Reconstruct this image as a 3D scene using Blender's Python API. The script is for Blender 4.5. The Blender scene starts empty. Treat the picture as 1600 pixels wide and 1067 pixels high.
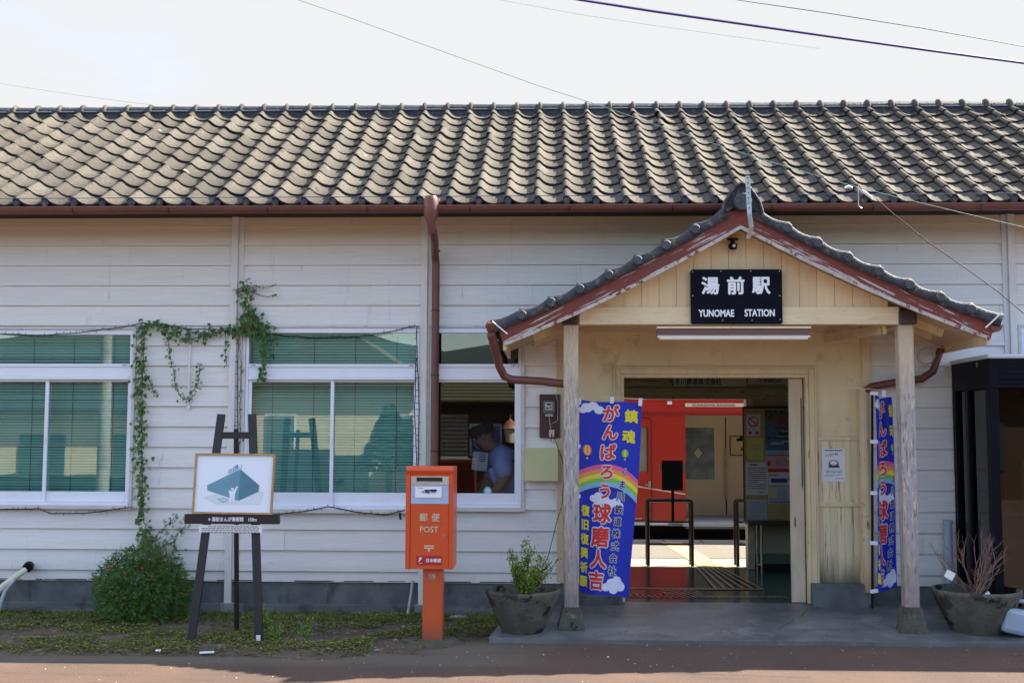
import bpy, math, random
from mathutils import Vector, Matrix, noise
random.seed(7)
R = random.Random(11)
sc = bpy.context.scene
col = sc.collection
# ------------------------------------------------------------------ camera, sky, sun, exposure
F = 1800.0; CAMH = 1.46
TH = math.atan(.0344); PH = math.radians(4.55); RO = math.radians(0.15)
CR = Matrix.Rotation(TH, 3, 'Z') @ Matrix.Rotation(math.pi/2+PH, 3, 'X') @ Matrix.Rotation(RO, 3, 'Z')
CL = Vector((0, -10, CAMH))
cam = bpy.data.cameras.new('camera'); camo = bpy.data.objects.new('camera', cam); col.objects.link(camo)
camo.matrix_world = Matrix.Translation(CL) @ CR.to_4x4()
cam.sensor_width = 36; cam.lens = F/1600*36; cam.clip_end = 5000; cam.clip_start = .05
sc.camera = camo
def P(px, py, Y=0.0):
    d = CR @ Vector(((px-800)/F, -(py-533.5)/F, -1)); return CL + d*((Y-CL.y)/d.y)
def G(px, py, Z=-.1):
    d = CR @ Vector(((px-800)/F, -(py-533.5)/F, -1)); return CL + d*((Z-CL.z)/d.z)
SUNV = Vector((.90, .43, 1.0)).normalized()
sun = bpy.data.lights.new('sun', 'SUN'); sun.energy = 5.0; sun.angle = math.radians(.55); sun.color = (1, .91, .76)
suno = bpy.data.objects.new('sun', sun); col.objects.link(suno)
suno.rotation_euler = SUNV.to_track_quat('Z', 'Y').to_euler(); suno.location = (20, 20, 20)
w = bpy.data.worlds.new('World'); sc.world = w; w.use_nodes = True
nt = w.node_tree; N = nt.nodes; L = nt.links
bg = N['Background']; bg.inputs[1].default_value = 1.0
sky = N.new('ShaderNodeTexSky'); sky.sky_type = 'NISHITA'; sky.sun_disc = False
sky.sun_elevation = math.asin(SUNV.z); sky.sun_rotation = math.atan2(SUNV.x, SUNV.y)
sky.air_density = 1.2; sky.dust_density = 1.0; sky.ozone_density = 1.5
sk = N.new('ShaderNodeVectorMath'); sk.operation = 'SCALE'; sk.inputs['Scale'].default_value = .10
L.new(sky.outputs[0], sk.inputs[0])
tc = N.new('ShaderNodeTexCoord'); sep = N.new('ShaderNodeSeparateXYZ'); L.new(tc.outputs['Generated'], sep.inputs[0])
nz = N.new('ShaderNodeTexNoise'); nz.inputs['Scale'].default_value = 2.2; nz.inputs['Detail'].default_value = 6; nz.inputs['Roughness'].default_value = .55
mp = N.new('ShaderNodeMapping'); mp.inputs['Scale'].default_value = (1, 1, 2.6); L.new(tc.outputs['Generated'], mp.inputs[0]); L.new(mp.outputs[0], nz.inputs[0])
ad = N.new('ShaderNodeMath'); ad.operation = 'MULTIPLY_ADD'; L.new(sep.outputs['Y'], ad.inputs[0]); ad.inputs[1].default_value = .30; L.new(nz.outputs[0], ad.inputs[2])
rp = N.new('ShaderNodeMapRange'); L.new(ad.outputs[0], rp.inputs[0]); rp.inputs[1].default_value = .22; rp.inputs[2].default_value = .74; rp.interpolation_type = 'SMOOTHSTEP'
mx = N.new('ShaderNodeMix'); mx.data_type = 'RGBA'; L.new(rp.outputs[0], mx.inputs[0]); L.new(sk.outputs[0], mx.inputs[6]); 
cg = N.new('ShaderNodeMapRange'); L.new(sep.outputs['Y'], cg.inputs[0]); cg.inputs[1].default_value = -.35; cg.inputs[2].default_value = .25; cg.interpolation_type = 'SMOOTHSTEP'
cm = N.new('ShaderNodeMix'); cm.data_type = 'RGBA'; L.new(cg.outputs[0], cm.inputs[0]); cm.inputs[6].default_value = (.74, .74, .84, 1); cm.inputs[7].default_value = (.243, .245, .248, 1)
L.new(cm.outputs[2], mx.inputs[7])
L.new(mx.outputs[2], bg.inputs[0])
sc.view_settings.view_transform = 'Standard'; sc.view_settings.look = 'None'; sc.view_settings.gamma = 1
sc.view_settings.exposure = 1.86
sc.cycles.max_bounces = 8; sc.cycles.transparent_max_bounces = 16
try: sc.cycles.use_denoising = True
except Exception: pass

# ------------------------------------------------------------------ materials
MATS = {}
def mat(name, c1, c2=None, rough=.7, scale=8, stretch=(1, 1, 1), bump=0, bscale=None, island=0, metal=0, lo=.35, hi=.65,
        spots=None, spot_scale=30, spot_lo=.68, spot_soft=.04, streak=(1, 1, 1), detail=6, spec=None, trans=0):
    if name in MATS: return MATS[name]
    m = bpy.data.materials.new(name); m.use_nodes = True; t = m.node_tree; n = t.nodes; l = t.links
    b = n['Principled BSDF']; b.inputs['Roughness'].default_value = rough; b.inputs['Metallic'].default_value = metal
    if spec is not None: b.inputs['Specular IOR Level'].default_value = spec
    m.diffuse_color = (*c1, 1)
    tcn = n.new('ShaderNodeTexCoord'); map_ = n.new('ShaderNodeMapping'); map_.inputs['Scale'].default_value = stretch
    l.new(tcn.outputs['Object'], map_.inputs[0])
    no = n.new('ShaderNodeTexNoise'); no.inputs['Scale'].default_value = scale; no.inputs['Detail'].default_value = detail; no.inputs['Roughness'].default_value = .6
    l.new(map_.outputs[0], no.inputs[0])
    mr = n.new('ShaderNodeMapRange'); mr.inputs[1].default_value = lo; mr.inputs[2].default_value = hi; l.new(no.outputs[0], mr.inputs[0])
    mi = n.new('ShaderNodeMix'); mi.data_type = 'RGBA'; l.new(mr.outputs[0], mi.inputs[0])
    mi.inputs[6].default_value = (*c1, 1); mi.inputs[7].default_value = (*(c2 or c1), 1)
    out = mi.outputs[2]
    if island:
        g = n.new('ShaderNodeNewGeometry'); im = n.new('ShaderNodeMapRange'); im.inputs[3].default_value = 1-island; im.inputs[4].default_value = 1+island
        l.new(g.outputs['Random Per Island'], im.inputs[0])
        vs = n.new('ShaderNodeVectorMath'); vs.operation = 'SCALE'; l.new(out, vs.inputs[0]); l.new(im.outputs[0], vs.inputs['Scale']); out = vs.outputs[0]
    if spots:
        for i, sp in enumerate(spots if isinstance(spots[0], (tuple, list)) else [spots]):
            m2 = n.new('ShaderNodeMapping'); m2.inputs['Scale'].default_value = streak; m2.inputs['Location'].default_value = (3.1*i, 1.7, 5.2*i); l.new(tcn.outputs['Object'], m2.inputs[0])
            n2 = n.new('ShaderNodeTexNoise'); n2.inputs['Scale'].default_value = spot_scale; n2.inputs['Detail'].default_value = 5; n2.inputs['Roughness'].default_value = .62
            l.new(m2.outputs[0], n2.inputs[0])
            r2 = n.new('ShaderNodeMapRange'); r2.inputs[1].default_value = spot_lo; r2.inputs[2].default_value = spot_lo+spot_soft; l.new(n2.outputs[0], r2.inputs[0])
            x2 = n.new('ShaderNodeMix'); x2.data_type = 'RGBA'; l.new(r2.outputs[0], x2.inputs[0]); l.new(out, x2.inputs[6]); x2.inputs[7].default_value = (*sp, 1); out = x2.outputs[2]
    l.new(out, b.inputs['Base Color'])
    if bump:
        nb = n.new('ShaderNodeTexNoise'); nb.inputs['Scale'].default_value = bscale or scale*4; nb.inputs['Detail'].default_value = 5; l.new(map_.outputs[0], nb.inputs[0])
        bp = n.new('ShaderNodeBump'); bp.inputs['Strength'].default_value = bump; bp.inputs['Distance'].default_value = .01; l.new(nb.outputs[0], bp.inputs['Height']); l.new(bp.outputs[0], b.inputs['Normal'])
    if trans:
        b.inputs['Subsurface Weight'].default_value = 0
        tr = n.new('ShaderNodeBsdfTranslucent'); l.new(out, tr.inputs[0]); ms = n.new('ShaderNodeMixShader'); ms.inputs[0].default_value = trans
        l.new(b.outputs[0], ms.inputs[1]); l.new(tr.outputs[0], ms.inputs[2]); l.new(ms.outputs[0], n['Material Output'].inputs[0])
    MATS[name] = m; return m
def zband(m, col2, z0, z1, fac=1.0):
    """own-colour change with height (unfaded paint high on the wall, mud stain low)"""
    t = m.node_tree; n = t.nodes; l = t.links; b = n['Principled BSDF']
    src = b.inputs['Base Color'].links[0].from_socket
    g = n.new('ShaderNodeNewGeometry'); s = n.new('ShaderNodeSeparateXYZ'); l.new(g.outputs['Position'], s.inputs[0])
    no = n.new('ShaderNodeTexNoise'); no.inputs['Scale'].default_value = 3; no.inputs['Detail'].default_value = 6
    ma = n.new('ShaderNodeMath'); ma.operation = 'MULTIPLY_ADD'; l.new(no.outputs[0], ma.inputs[0]); ma.inputs[1].default_value = abs(z1-z0)*.9; 
    su = n.new('ShaderNodeMath'); su.operation = 'SUBTRACT'; l.new(s.outputs['Z'], su.inputs[0]); su.inputs[1].default_value = abs(z1-z0)*.45
    l.new(su.outputs[0], ma.inputs[2])
    r = n.new('ShaderNodeMapRange'); r.inputs[1].default_value = z0; r.inputs[2].default_value = z1; r.inputs[4].default_value = fac; l.new(ma.outputs[0], r.inputs[0])
    x = n.new('ShaderNodeMix'); x.data_type = 'RGBA'; l.new(r.outputs[0], x.inputs[0]); l.new(src, x.inputs[6]); x.inputs[7].default_value = (*col2, 1)
    l.new(x.outputs[2], b.inputs['Base Color'])
def stain(m, c, scale, lo, soft, fac):
    """rain streaks, cracks or grime with a shape of their own"""
    t = m.node_tree; n = t.nodes; l = t.links; b = n['Principled BSDF']; src = b.inputs['Base Color'].links[0].from_socket
    g = n.new('ShaderNodeNewGeometry'); mp_ = n.new('ShaderNodeMapping'); mp_.inputs['Scale'].default_value = scale; l.new(g.outputs['Position'], mp_.inputs[0])
    no = n.new('ShaderNodeTexNoise'); no.inputs['Scale'].default_value = 1; no.inputs['Detail'].default_value = 9; no.inputs['Roughness'].default_value = .66; l.new(mp_.outputs[0], no.inputs[0])
    r_ = n.new('ShaderNodeMapRange'); r_.inputs[1].default_value = lo; r_.inputs[2].default_value = lo+soft; r_.inputs[4].default_value = fac; l.new(no.outputs[0], r_.inputs[0])
    x = n.new('ShaderNodeMix'); x.data_type = 'RGBA'; l.new(r_.outputs[0], x.inputs[0]); l.new(src, x.inputs[6]); x.inputs[7].default_value = (*c, 1); l.new(x.outputs[2], b.inputs['Base Color'])
def glass(name, refl=.14, tint=(1, 1, 1)):
    m = bpy.data.materials.new(name); m.use_nodes = True; t = m.node_tree; n = t.nodes; l = t.links
    n.remove(n['Principled BSDF'])
    a = n.new('ShaderNodeBsdfTransparent'); a.inputs[0].default_value = (*tint, 1); g = n.new('ShaderNodeBsdfGlossy'); g.inputs['Roughness'].default_value = .005
    f = n.new('ShaderNodeLayerWeight'); f.inputs[0].default_value = .25
    r = n.new('ShaderNodeMapRange'); r.inputs[3].default_value = refl; r.inputs[4].default_value = 1; l.new(f.outputs['Fresnel'], r.inputs[0])
    ms = n.new('ShaderNodeMixShader'); l.new(r.outputs[0], ms.inputs[0]); l.new(a.outputs[0], ms.inputs[1]); l.new(g.outputs[0], ms.inputs[2]); l.new(ms.outputs[0], n['Material Output'].inputs[0])
    MATS[name] = m; return m
def emis(name, c, s):
    m = bpy.data.materials.new(name); m.use_nodes = True; b = m.node_tree.nodes['Principled BSDF']
    b.inputs['Emission Color'].default_value = (*c, 1); b.inputs['Emission Strength'].default_value = s; b.inputs['Base Color'].default_value = (*c, 1); MATS[name] = m; return m

WALL = mat('white_board_paint', (.76, .735, .72), (.69, .665, .65), .62, 5, (.5, 1, 9), .22, 26, island=.035, spots=(.30, .27, .24), spot_scale=5, streak=(1, 1, 16), spot_lo=.70, spot_soft=.10)
zband(WALL, (.70, .56, .35), 3.08, 3.30, .6); zband(WALL, (.42, .39, .35), .36, .16, .6)
WALLY = mat('cream_board_paint', (.62, .50, .31), (.55, .44, .28), .6, 5, (.6, 1, 9), .3, 26, island=.06, spots=(.26, .2, .13), spot_scale=6, streak=(1, 1, 12), spot_lo=.69, spot_soft=.08)
PLAST = mat('cream_plaster', (.80, .67, .42), (.70, .58, .36), .7, 2.2, bump=.15, bscale=40, spots=[(.42, .32, .19), (.25, .18, .11)], spot_scale=3.2, spot_lo=.62, spot_soft=.2)
TRIM = mat('white_trim_paint', (.72, .69, .68), (.64, .61, .59), .55, 6, (3, 3, .5), .2, 30, spots=(.33, .29, .25), spot_scale=9, streak=(4, 4, .7), spot_lo=.69, spot_soft=.06)
ALU = mat('white_aluminium', (.78, .80, .88), (.73, .75, .83), .35, 3)
CREAM = mat('cream_trim', (.72, .58, .36), (.62, .49, .30), .6, 7, (2, 2, .6), .2, 30, spots=(.20, .14, .09), spot_scale=14, streak=(2, 2, .6), spot_lo=.70, spot_soft=.04)
CREAMH = mat('cream_beam', (.72, .58, .38), (.64, .50, .31), .6, 5, (.5, 2, 3), .4, 20, spots=(.20, .14, .09), spot_scale=9, streak=(.5, 3, 9), spot_lo=.645, spot_soft=.02)
GABLE = mat('cream_gable_board', (.68, .51, .29), (.60, .45, .26), .55, 4, (6, 6, .6), .15, 20, island=.07)
SOFF = mat('cream_soffit', (.64, .49, .29), (.55, .41, .24), .7, 4, (5, .6, 5), .1, 20, island=.08)
CONC = mat('grey_foundation', (.135, .145, .15), (.075, .08, .085), .9, 4, bump=.4, bscale=60, spots=(.03, .034, .03), spot_scale=3, streak=(1, 1, .6), spot_lo=.60, spot_soft=.15)
CONCL = mat('pale_concrete', (.30, .30, .29), (.19, .195, .19), .85, 2.5, bump=.25, bscale=70, spots=(.09, .09, .085), spot_scale=1.8, spot_lo=.57, spot_soft=.2)
TILE = mat('weathered_clay_tile', (.106, .090, .069), (.056, .050, .042), .85, 36, bump=.7, bscale=160, island=.38, spots=[(.30, .29, .24), (.022, .021, .022)], spot_scale=8, spot_lo=.665, spot_soft=.06)
TILED = mat('dark_clay_tile', (.030, .036, .055), (.055, .058, .068), .6, 12, bump=.8, bscale=90, island=.3, spots=(.15, .13, .085), spot_scale=24, spot_lo=.57, spot_soft=.08, spec=.3)
TEDGE = mat('shade_dark_tile_edge', (.018, .019, .026), (.03, .03, .034), .6, 20, spec=.3)  # shade on tile fronts and left sides, painted in as near-black
GUT = mat('brown_gutter', (.16, .055, .04), (.12, .042, .032), .45, 5, island=.05, spots=(.25, .13, .10), spot_scale=12, spot_lo=.70, spot_soft=.08)
DK = mat('black_gap', (.01, .01, .01))
DBRN = mat('dark_brown_wood', (.05, .022, .018), (.03, .015, .013), .5, 6, (1, 1, 4))
RED = mat('peeling_red_paint', (.20, .035, .022), (.15, .026, .018), .6, 6, spots=[(.50, .45, .42), (.12, .03, .02)], spot_scale=7, streak=(1, 1, 3.4), spot_lo=.60, spot_soft=.02, bump=.4, bscale=30)
stain(WALL, (.36, .33, .30), (22, 22, 1.3), .62, .10, .45); stain(WALL, (.26, .24, .22), (3, 3, 60), .665, .03, .8); stain(WALL, (.20, .17, .14), (45, 45, 45), .72, .02, .9)
stain(GABLE, (.30, .20, .11), (30, 30, 2), .62, .08, .5); stain(GABLE, (.15, .10, .06), (40, 40, 40), .71, .02, .9)
stain(CREAMH, (.14, .09, .055), (2.5, 8, 75), .64, .02, .9); stain(CREAM, (.22, .15, .09), (24, 24, 3), .63, .05, .7)
stain(PLAST, (.30, .22, .13), (14, 14, 1.2), .62, .12, .45); stain(PLAST, (.16, .11, .07), (30, 30, 30), .715, .02, .9)
stain(TILE, (.035, .032, .03), (26, 26, 26), .60, .06, .7); stain(TILE, (.36, .35, .30), (60, 60, 60), .69, .03, .7)
stain(CONC, (.04, .042, .036), (5, 5, 1.6), .56, .12, .8); stain(TRIM, (.30, .26, .23), (20, 20, 1.6), .63, .08, .6)
def barge_mat(name, sl, lo=.59):
    m = bpy.data.materials.new(name); m.use_nodes = True; t = m.node_tree; n = t.nodes; l = t.links; b = n['Principled BSDF']; b.inputs['Roughness'].default_value = .6
    tcn = n.new('ShaderNodeTexCoord'); mr = n.new('ShaderNodeMapping'); mr.vector_type = 'POINT'; mr.inputs['Rotation'].default_value = (0, sl, 0); l.new(tcn.outputs['Object'], mr.inputs[0])
    m2 = n.new('ShaderNodeMapping'); m2.inputs['Scale'].default_value = (.85, 1, 13); l.new(mr.outputs[0], m2.inputs[0])
    a = n.new('ShaderNodeTexNoise'); a.inputs['Scale'].default_value = 4.5; a.inputs['Detail'].default_value = 7; a.inputs['Roughness'].default_value = .7; l.new(m2.outputs[0], a.inputs[0])
    at = n.new('ShaderNodeAttribute'); at.attribute_name = 'edge'
    ad = n.new('ShaderNodeMath'); ad.operation = 'MULTIPLY_ADD'; l.new(at.outputs['Fac'], ad.inputs[0]); ad.inputs[1].default_value = .10; l.new(a.outputs[0], ad.inputs[2])
    r = n.new('ShaderNodeMapRange'); r.inputs[1].default_value = lo; r.inputs[2].default_value = lo+.012; l.new(ad.outputs[0], r.inputs[0])
    c = n.new('ShaderNodeMix'); c.data_type = 'RGBA'; l.new(r.outputs[0], c.inputs[0]); c.inputs[6].default_value = (.16, .028, .018, 1); c.inputs[7].default_value = (.46, .42, .41, 1)
    l.new(c.outputs[2], b.inputs['Base Color']); MATS[name] = m; return m
POSTM = mat('flaking_post_paint', (.27, .25, .27), (.42, .39, .39), .8, 14, (3, 3, .5), .9, 30, spots=[(.20, .135, .115), (.58, .48, .32)], spot_scale=22, streak=(3, 3, .4), spot_lo=.57, spot_soft=.05)
zband(POSTM, (.60, .49, .32), 1.6, 2.15, .7); zband(POSTM, (.26, .17, .145), .95, .25, .55)
BLACKP = mat('black_painted_wood', (.009, .007, .010), (.016, .012, .016), .45, 8)
ORANGE = mat('orange_enamel', (.66, .085, .016), (.56, .068, .014), .34, 2.5, bump=.05, bscale=30, spots=[(.40, .12, .06), (.70, .22, .12)], spot_scale=12, spot_lo=.69, spot_soft=.06)
WHITE = mat('white_paint', (.75, .75, .76))
BLK = mat('black_plastic', (.005, .005, .006), rough=.5, spec=.2)
NAVY = mat('navy_metal', (.0018, .0025, .007), (.0015, .002, .006), .5, 4, spec=.12)
STEEL = mat('bare_steel', (.45, .46, .48), (.3, .3, .3), .35, 10, metal=.8)
GLASS = glass('window_glass', .115, (.90, 1.0, .98))
GLASSD = glass('dark_window_glass', .085, (.85, .9, .92))
BOOTHG = glass('booth_glass', .05, (.38, .37, .33))
BLIND = mat('teal_blind_slat', (.44, .71, .67), (.39, .64, .60), .5, 3)
LEAF = mat('vine_leaf', (.045, .12, .018), (.075, .17, .03), .5, 14, island=.45, trans=.25)
LEAFD = mat('shrub_leaf', (.045, .115, .015), (.08, .17, .025), .55, 10, island=.5, trans=.2)
LEAFY = mat('yellow_green_leaf', (.22, .30, .035), (.13, .21, .025), .5, 14, island=.4, trans=.25)
STEM = mat('brown_stem', (.10, .065, .045), (.06, .04, .03), .8, 20)
TWIG = mat('dry_twig', (.26, .15, .12), (.17, .10, .085), .8, 20)
SOIL = mat('soil', (.115, .09, .06), (.065, .052, .036), .95, 5, bump=.9, bscale=50, spots=[(.20, .17, .12), (.03, .045, .015)], spot_scale=14, spot_lo=.60, spot_soft=.08)

# ------------------------------------------------------------------ mesh builder
_G = {}
def glyphs(s):
    if s in _G: return _G[s]
    c = bpy.data.curves.new('tmp', 'FONT'); c.body = s; c.size = 1; c.align_x = 'CENTER'; c.align_y = 'CENTER'; c.resolution_u = 3
    o = bpy.data.objects.new('tmp', c); col.objects.link(o)
    dg = bpy.context.evaluated_depsgraph_get(); me = bpy.data.meshes.new_from_object(o.evaluated_get(dg))
    vs = [tuple(v.co[:2]) for v in me.vertices]; fs = [tuple(p.vertices) for p in me.polygons]
    bpy.data.objects.remove(o); bpy.data.curves.remove(c); bpy.data.meshes.remove(me)
    xs = [v[0] for v in vs] or [0, 1]; ys = [v[1] for v in vs] or [0, 1]
    cx = (min(xs)+max(xs))/2; cy = (min(ys)+max(ys))/2
    r = ([(x-cx, y-cy) for x, y in vs], fs, max(xs)-min(xs), max(ys)-min(ys)); _G[s] = r; return r
class MB:
    def __init__(s): s.v = []; s.f = []; s.mi = []; s.sm = []; s.mats = []
    def m(s, mt):
        if mt not in s.mats: s.mats.append(mt)
        return s.mats.index(mt)
    def add(s, vs, fs, mt, smooth=False):
        b = len(s.v); s.v += [tuple(v) for v in vs]; k = s.m(mt)
        for f in fs: s.f.append(tuple(b+i for i in f)); s.mi.append(k); s.sm.append(smooth)
    def box(s, x0, x1, y0, y1, z0, z1, mt, rot=None, piv=None):
        vs = [Vector((x, y, z)) for x in (x0, x1) for y in (y0, y1) for z in (z0, z1)]
        if rot is not None:
            piv = Vector(piv) if piv is not None else Vector(((x0+x1)/2, (y0+y1)/2, (z0+z1)/2))
            vs = [rot @ (v-piv)+piv for v in vs]
        s.add(vs, [(0, 1, 3, 2), (4, 6, 7, 5), (0, 4, 5, 1), (2, 3, 7, 6), (0, 2, 6, 4), (1, 5, 7, 3)], mt)
    def bar(s, a, b, w, d, mt, up=(0, 1, 0)):
        a = Vector(a); b = Vector(b); z = (b-a).normalized(); u = Vector(up); x = z.cross(u)
        if x.length < 1e-4: x = z.cross(Vector((1, 0, 0)))
        x.normalize(); y = x.cross(z).normalized()
        vs = [p+x*(i*w/2)+y*(j*d/2) for p in (a, b) for i, j in ((-1, -1), (1, -1), (1, 1), (-1, 1))]
        s.add(vs, [(3, 2, 1, 0), (4, 5, 6, 7), (0, 1, 5, 4), (1, 2, 6, 5), (2, 3, 7, 6), (3, 0, 4, 7)], mt)
    def quad(s, a, b, c, d, mt): s.add([a, b, c, d], [(0, 1, 2, 3)], mt)
    def tube(s, pts, r, mt, n=8, cap=True, taper=None):
        pts = [Vector(p) for p in pts]; k = len(pts); vs = []; prev = None
        for i, p in enumerate(pts):
            t = (pts[min(i+1, k-1)]-pts[max(i-1, 0)]).normalized()
            if prev is None:
                a = Vector((0, 0, 1)) if abs(t.z) < .9 else Vector((1, 0, 0)); x = t.cross(a).normalized()
            else:
                x = prev-t*prev.dot(t); x = x.normalized() if x.length > 1e-6 else t.orthogonal().normalized()
            prev = x; y = t.cross(x); rr = r if taper is None else r*(1+(taper-1)*i/(k-1))
            if isinstance(r, (list, tuple)): rr = r[i]
            vs += [p+(x*math.cos(j*2*math.pi/n)+y*math.sin(j*2*math.pi/n))*rr for j in range(n)]
        fs = [(i*n+j, i*n+(j+1) % n, (i+1)*n+(j+1) % n, (i+1)*n+j) for i in range(k-1) for j in range(n)]
        s.add(vs, fs, mt, n > 4)
        if cap: s.add(vs[:n], [tuple(range(n))[::-1]], mt); s.add(vs[-n:], [tuple(range(n))], mt)
    def disc(s, c, r, mt, ax='y', n=20, th=0, rz=None):
        rz = rz or r; c = Vector(c)
        ring = [c+Vector((r*math.cos(a), 0, rz*math.sin(a))) for a in [i*2*math.pi/n for i in range(n)]]
        s.add(ring, [tuple(range(n))], mt)
    def lathe(s, c, prof, mt, n=32, axis=None):
        c = Vector(c); vs = [c+Vector((r*math.cos(j*2*math.pi/n), r*math.sin(j*2*math.pi/n), z)) for r, z in prof for j in range(n)]
        k = len(prof); s.add(vs, [(i*n+j, i*n+(j+1) % n, (i+1)*n+(j+1) % n, (i+1)*n+j) for i in range(k-1) for j in range(n)], mt, True)
    def prism(s, poly, y0, y1, mt):
        """poly in (x,z), extruded along y"""
        n = len(poly); vs = [(x, y0, z) for x, z in poly]+[(x, y1, z) for x, z in poly]
        s.add(vs, [tuple(range(n)), tuple(range(2*n-1, n-1, -1))]+[(i, n+i, n+(i+1) % n, (i+1) % n) for i in range(n)], mt)
    def text(s, st, fn, size, mt, bold=0, sx=1, layer=0, maxe=0):
        """fn(gx,gy,depth)->world ; glyph units scaled by size"""
        vs, fs, gw, gh = glyphs(st)
        offs = [(0, 0)] if bold <= 0 else [(0, 0)]+[(bold*math.cos(a), bold*math.sin(a)) for a in [i*math.pi/4 for i in range(8)]]
        for k, (ox, oy) in enumerate(offs):
            V = [(x*sx*size+ox*size, (y+oy)*size) for x, y in vs]; Fs = [f for f in fs]
            if maxe:
                out = []; stack = [tuple(V[i] for i in f) for f in Fs]
                while stack:
                    t = stack.pop()
                    if len(t) > 3: stack += [(t[0], t[i], t[i+1]) for i in range(1, len(t)-1)]; continue
                    e = [math.dist(t[i], t[(i+1) % 3]) for i in range(3)]; j = e.index(max(e))
                    if e[j] > maxe:
                        a, b, c = t[j], t[(j+1) % 3], t[(j+2) % 3]; mid = ((a[0]+b[0])/2, (a[1]+b[1])/2)
                        stack += [(a, mid, c), (mid, b, c)]
                    else: out.append(t)
                V = [p for t in out for p in t]; Fs = [(3*i, 3*i+1, 3*i+2) for i in range(len(out))]
            s.add([fn(x, y, layer+k*.00012) for x, y in V], Fs, mt)
    def build(s, name, parent=None, bevel=0, attr=None):
        me = bpy.data.meshes.new(name); off = Vector(ROOT.get(parent.name, (0, 0, 0))) if parent else Vector((0, 0, 0))
        me.from_pydata([tuple(Vector(v)-off) for v in s.v], [], s.f)
        for m in s.mats: me.materials.append(m)
        me.polygons.foreach_set('material_index', s.mi); me.polygons.foreach_set('use_smooth', s.sm); me.update()
        if attr:
            a = me.attributes.new(attr[0], 'FLOAT', 'POINT'); a.data.foreach_set('value', attr[1])
        o = bpy.data.objects.new(name, me); col.objects.link(o)
        if parent: o.parent = parent; ROOT[o.name] = tuple(off)
        if bevel:
            b = o.modifiers.new('bevel', 'BEVEL'); b.width = bevel; b.segments = 2; b.limit_method = 'ANGLE'; b.angle_limit = math.radians(50)
        return o
ROOT = {}
def thing(name, label, cat, loc=(0, 0, 0), group=None):
    o = bpy.data.objects.new(name, None); col.objects.link(o); o.location = loc; o.empty_display_size = .1
    o['label'] = label; o['category'] = cat
    if group: o['group'] = group
    ROOT[o.name] = tuple(loc); return o
def tag(o, label, cat, group=None):
    o['label'] = label; o['category'] = cat
    if group: o['group'] = group
    return o
def struct(mb, name, kind='structure', **k): o = mb.build(name, **k); o['kind'] = kind; return o
def plane_fn(cx, cz, Y, d=-1):
    return lambda gx, gy, l: (cx+gx, Y-.0015-l, cz+gy)
def pfn(px, py, Yf, k=1.0):
    """text placed in photo-pixel artwork units"""
    return lambda gx, gy, l: P(px+gx, py-gy, (Yf(px+gx, py-gy) if callable(Yf) else Yf)-.0015-l)
exec_parts = []
zz = lambda py: P(862, py, 0).z
xx = lambda px, Y=0.0, py=700: P(px, py, Y).x
# ------------------------------------------------------------------ ground, road, slab, platform
GZ = -.1
m = MB(); n = 60
X0, X1 = -60, 60
m.quad((X0, -60, GZ-.006), (X1, -60, GZ-.006), (X1, 60, GZ-.006), (X0, 60, GZ-.006), SOIL)
struct(m, 'ground')
# soil verge with a little relief
m = MB(); nx, ny = 160, 50; gx0, gx1, gy0, gy1 = -9, -.35, -2.6, -.02
def soilh(x, y): return GZ+.012*noise.noise((x*3, y*3, 0))+.012*noise.noise((x*11, y*11, 3))+.01-.018*max(0, (-1.4-y))-.035*min(1, max(0, (-1.74-y)/.12))-(.03 if x > -.9 and y < -1.0 else 0)
vs = [(gx0+(gx1-gx0)*i/nx, gy0+(gy1-gy0)*j/ny, soilh(gx0+(gx1-gx0)*i/nx, gy0+(gy1-gy0)*j/ny)) for j in range(ny+1) for i in range(nx+1)]
m.add(vs, [(j*(nx+1)+i, j*(nx+1)+i+1, (j+1)*(nx+1)+i+1, (j+1)*(nx+1)+i) for j in range(ny) for i in range(nx)], SOIL, True)
struct(m, 'soil_verge')
ASPH = mat('reddish_asphalt', (.118, .068, .048), (.078, .050, .040), .9, 1.3, bump=.8, bscale=260, spots=[(.26, .20, .16), (.05, .045, .045)], spot_scale=110, spot_lo=.63, spot_soft=.02)
DUST = mat('dusty_asphalt', (.16, .13, .105), (.10, .085, .075), .95, 3, bump=.7, bscale=200, spots=(.22, .18, .14), spot_scale=40, spot_lo=.64, spot_soft=.04)
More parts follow.
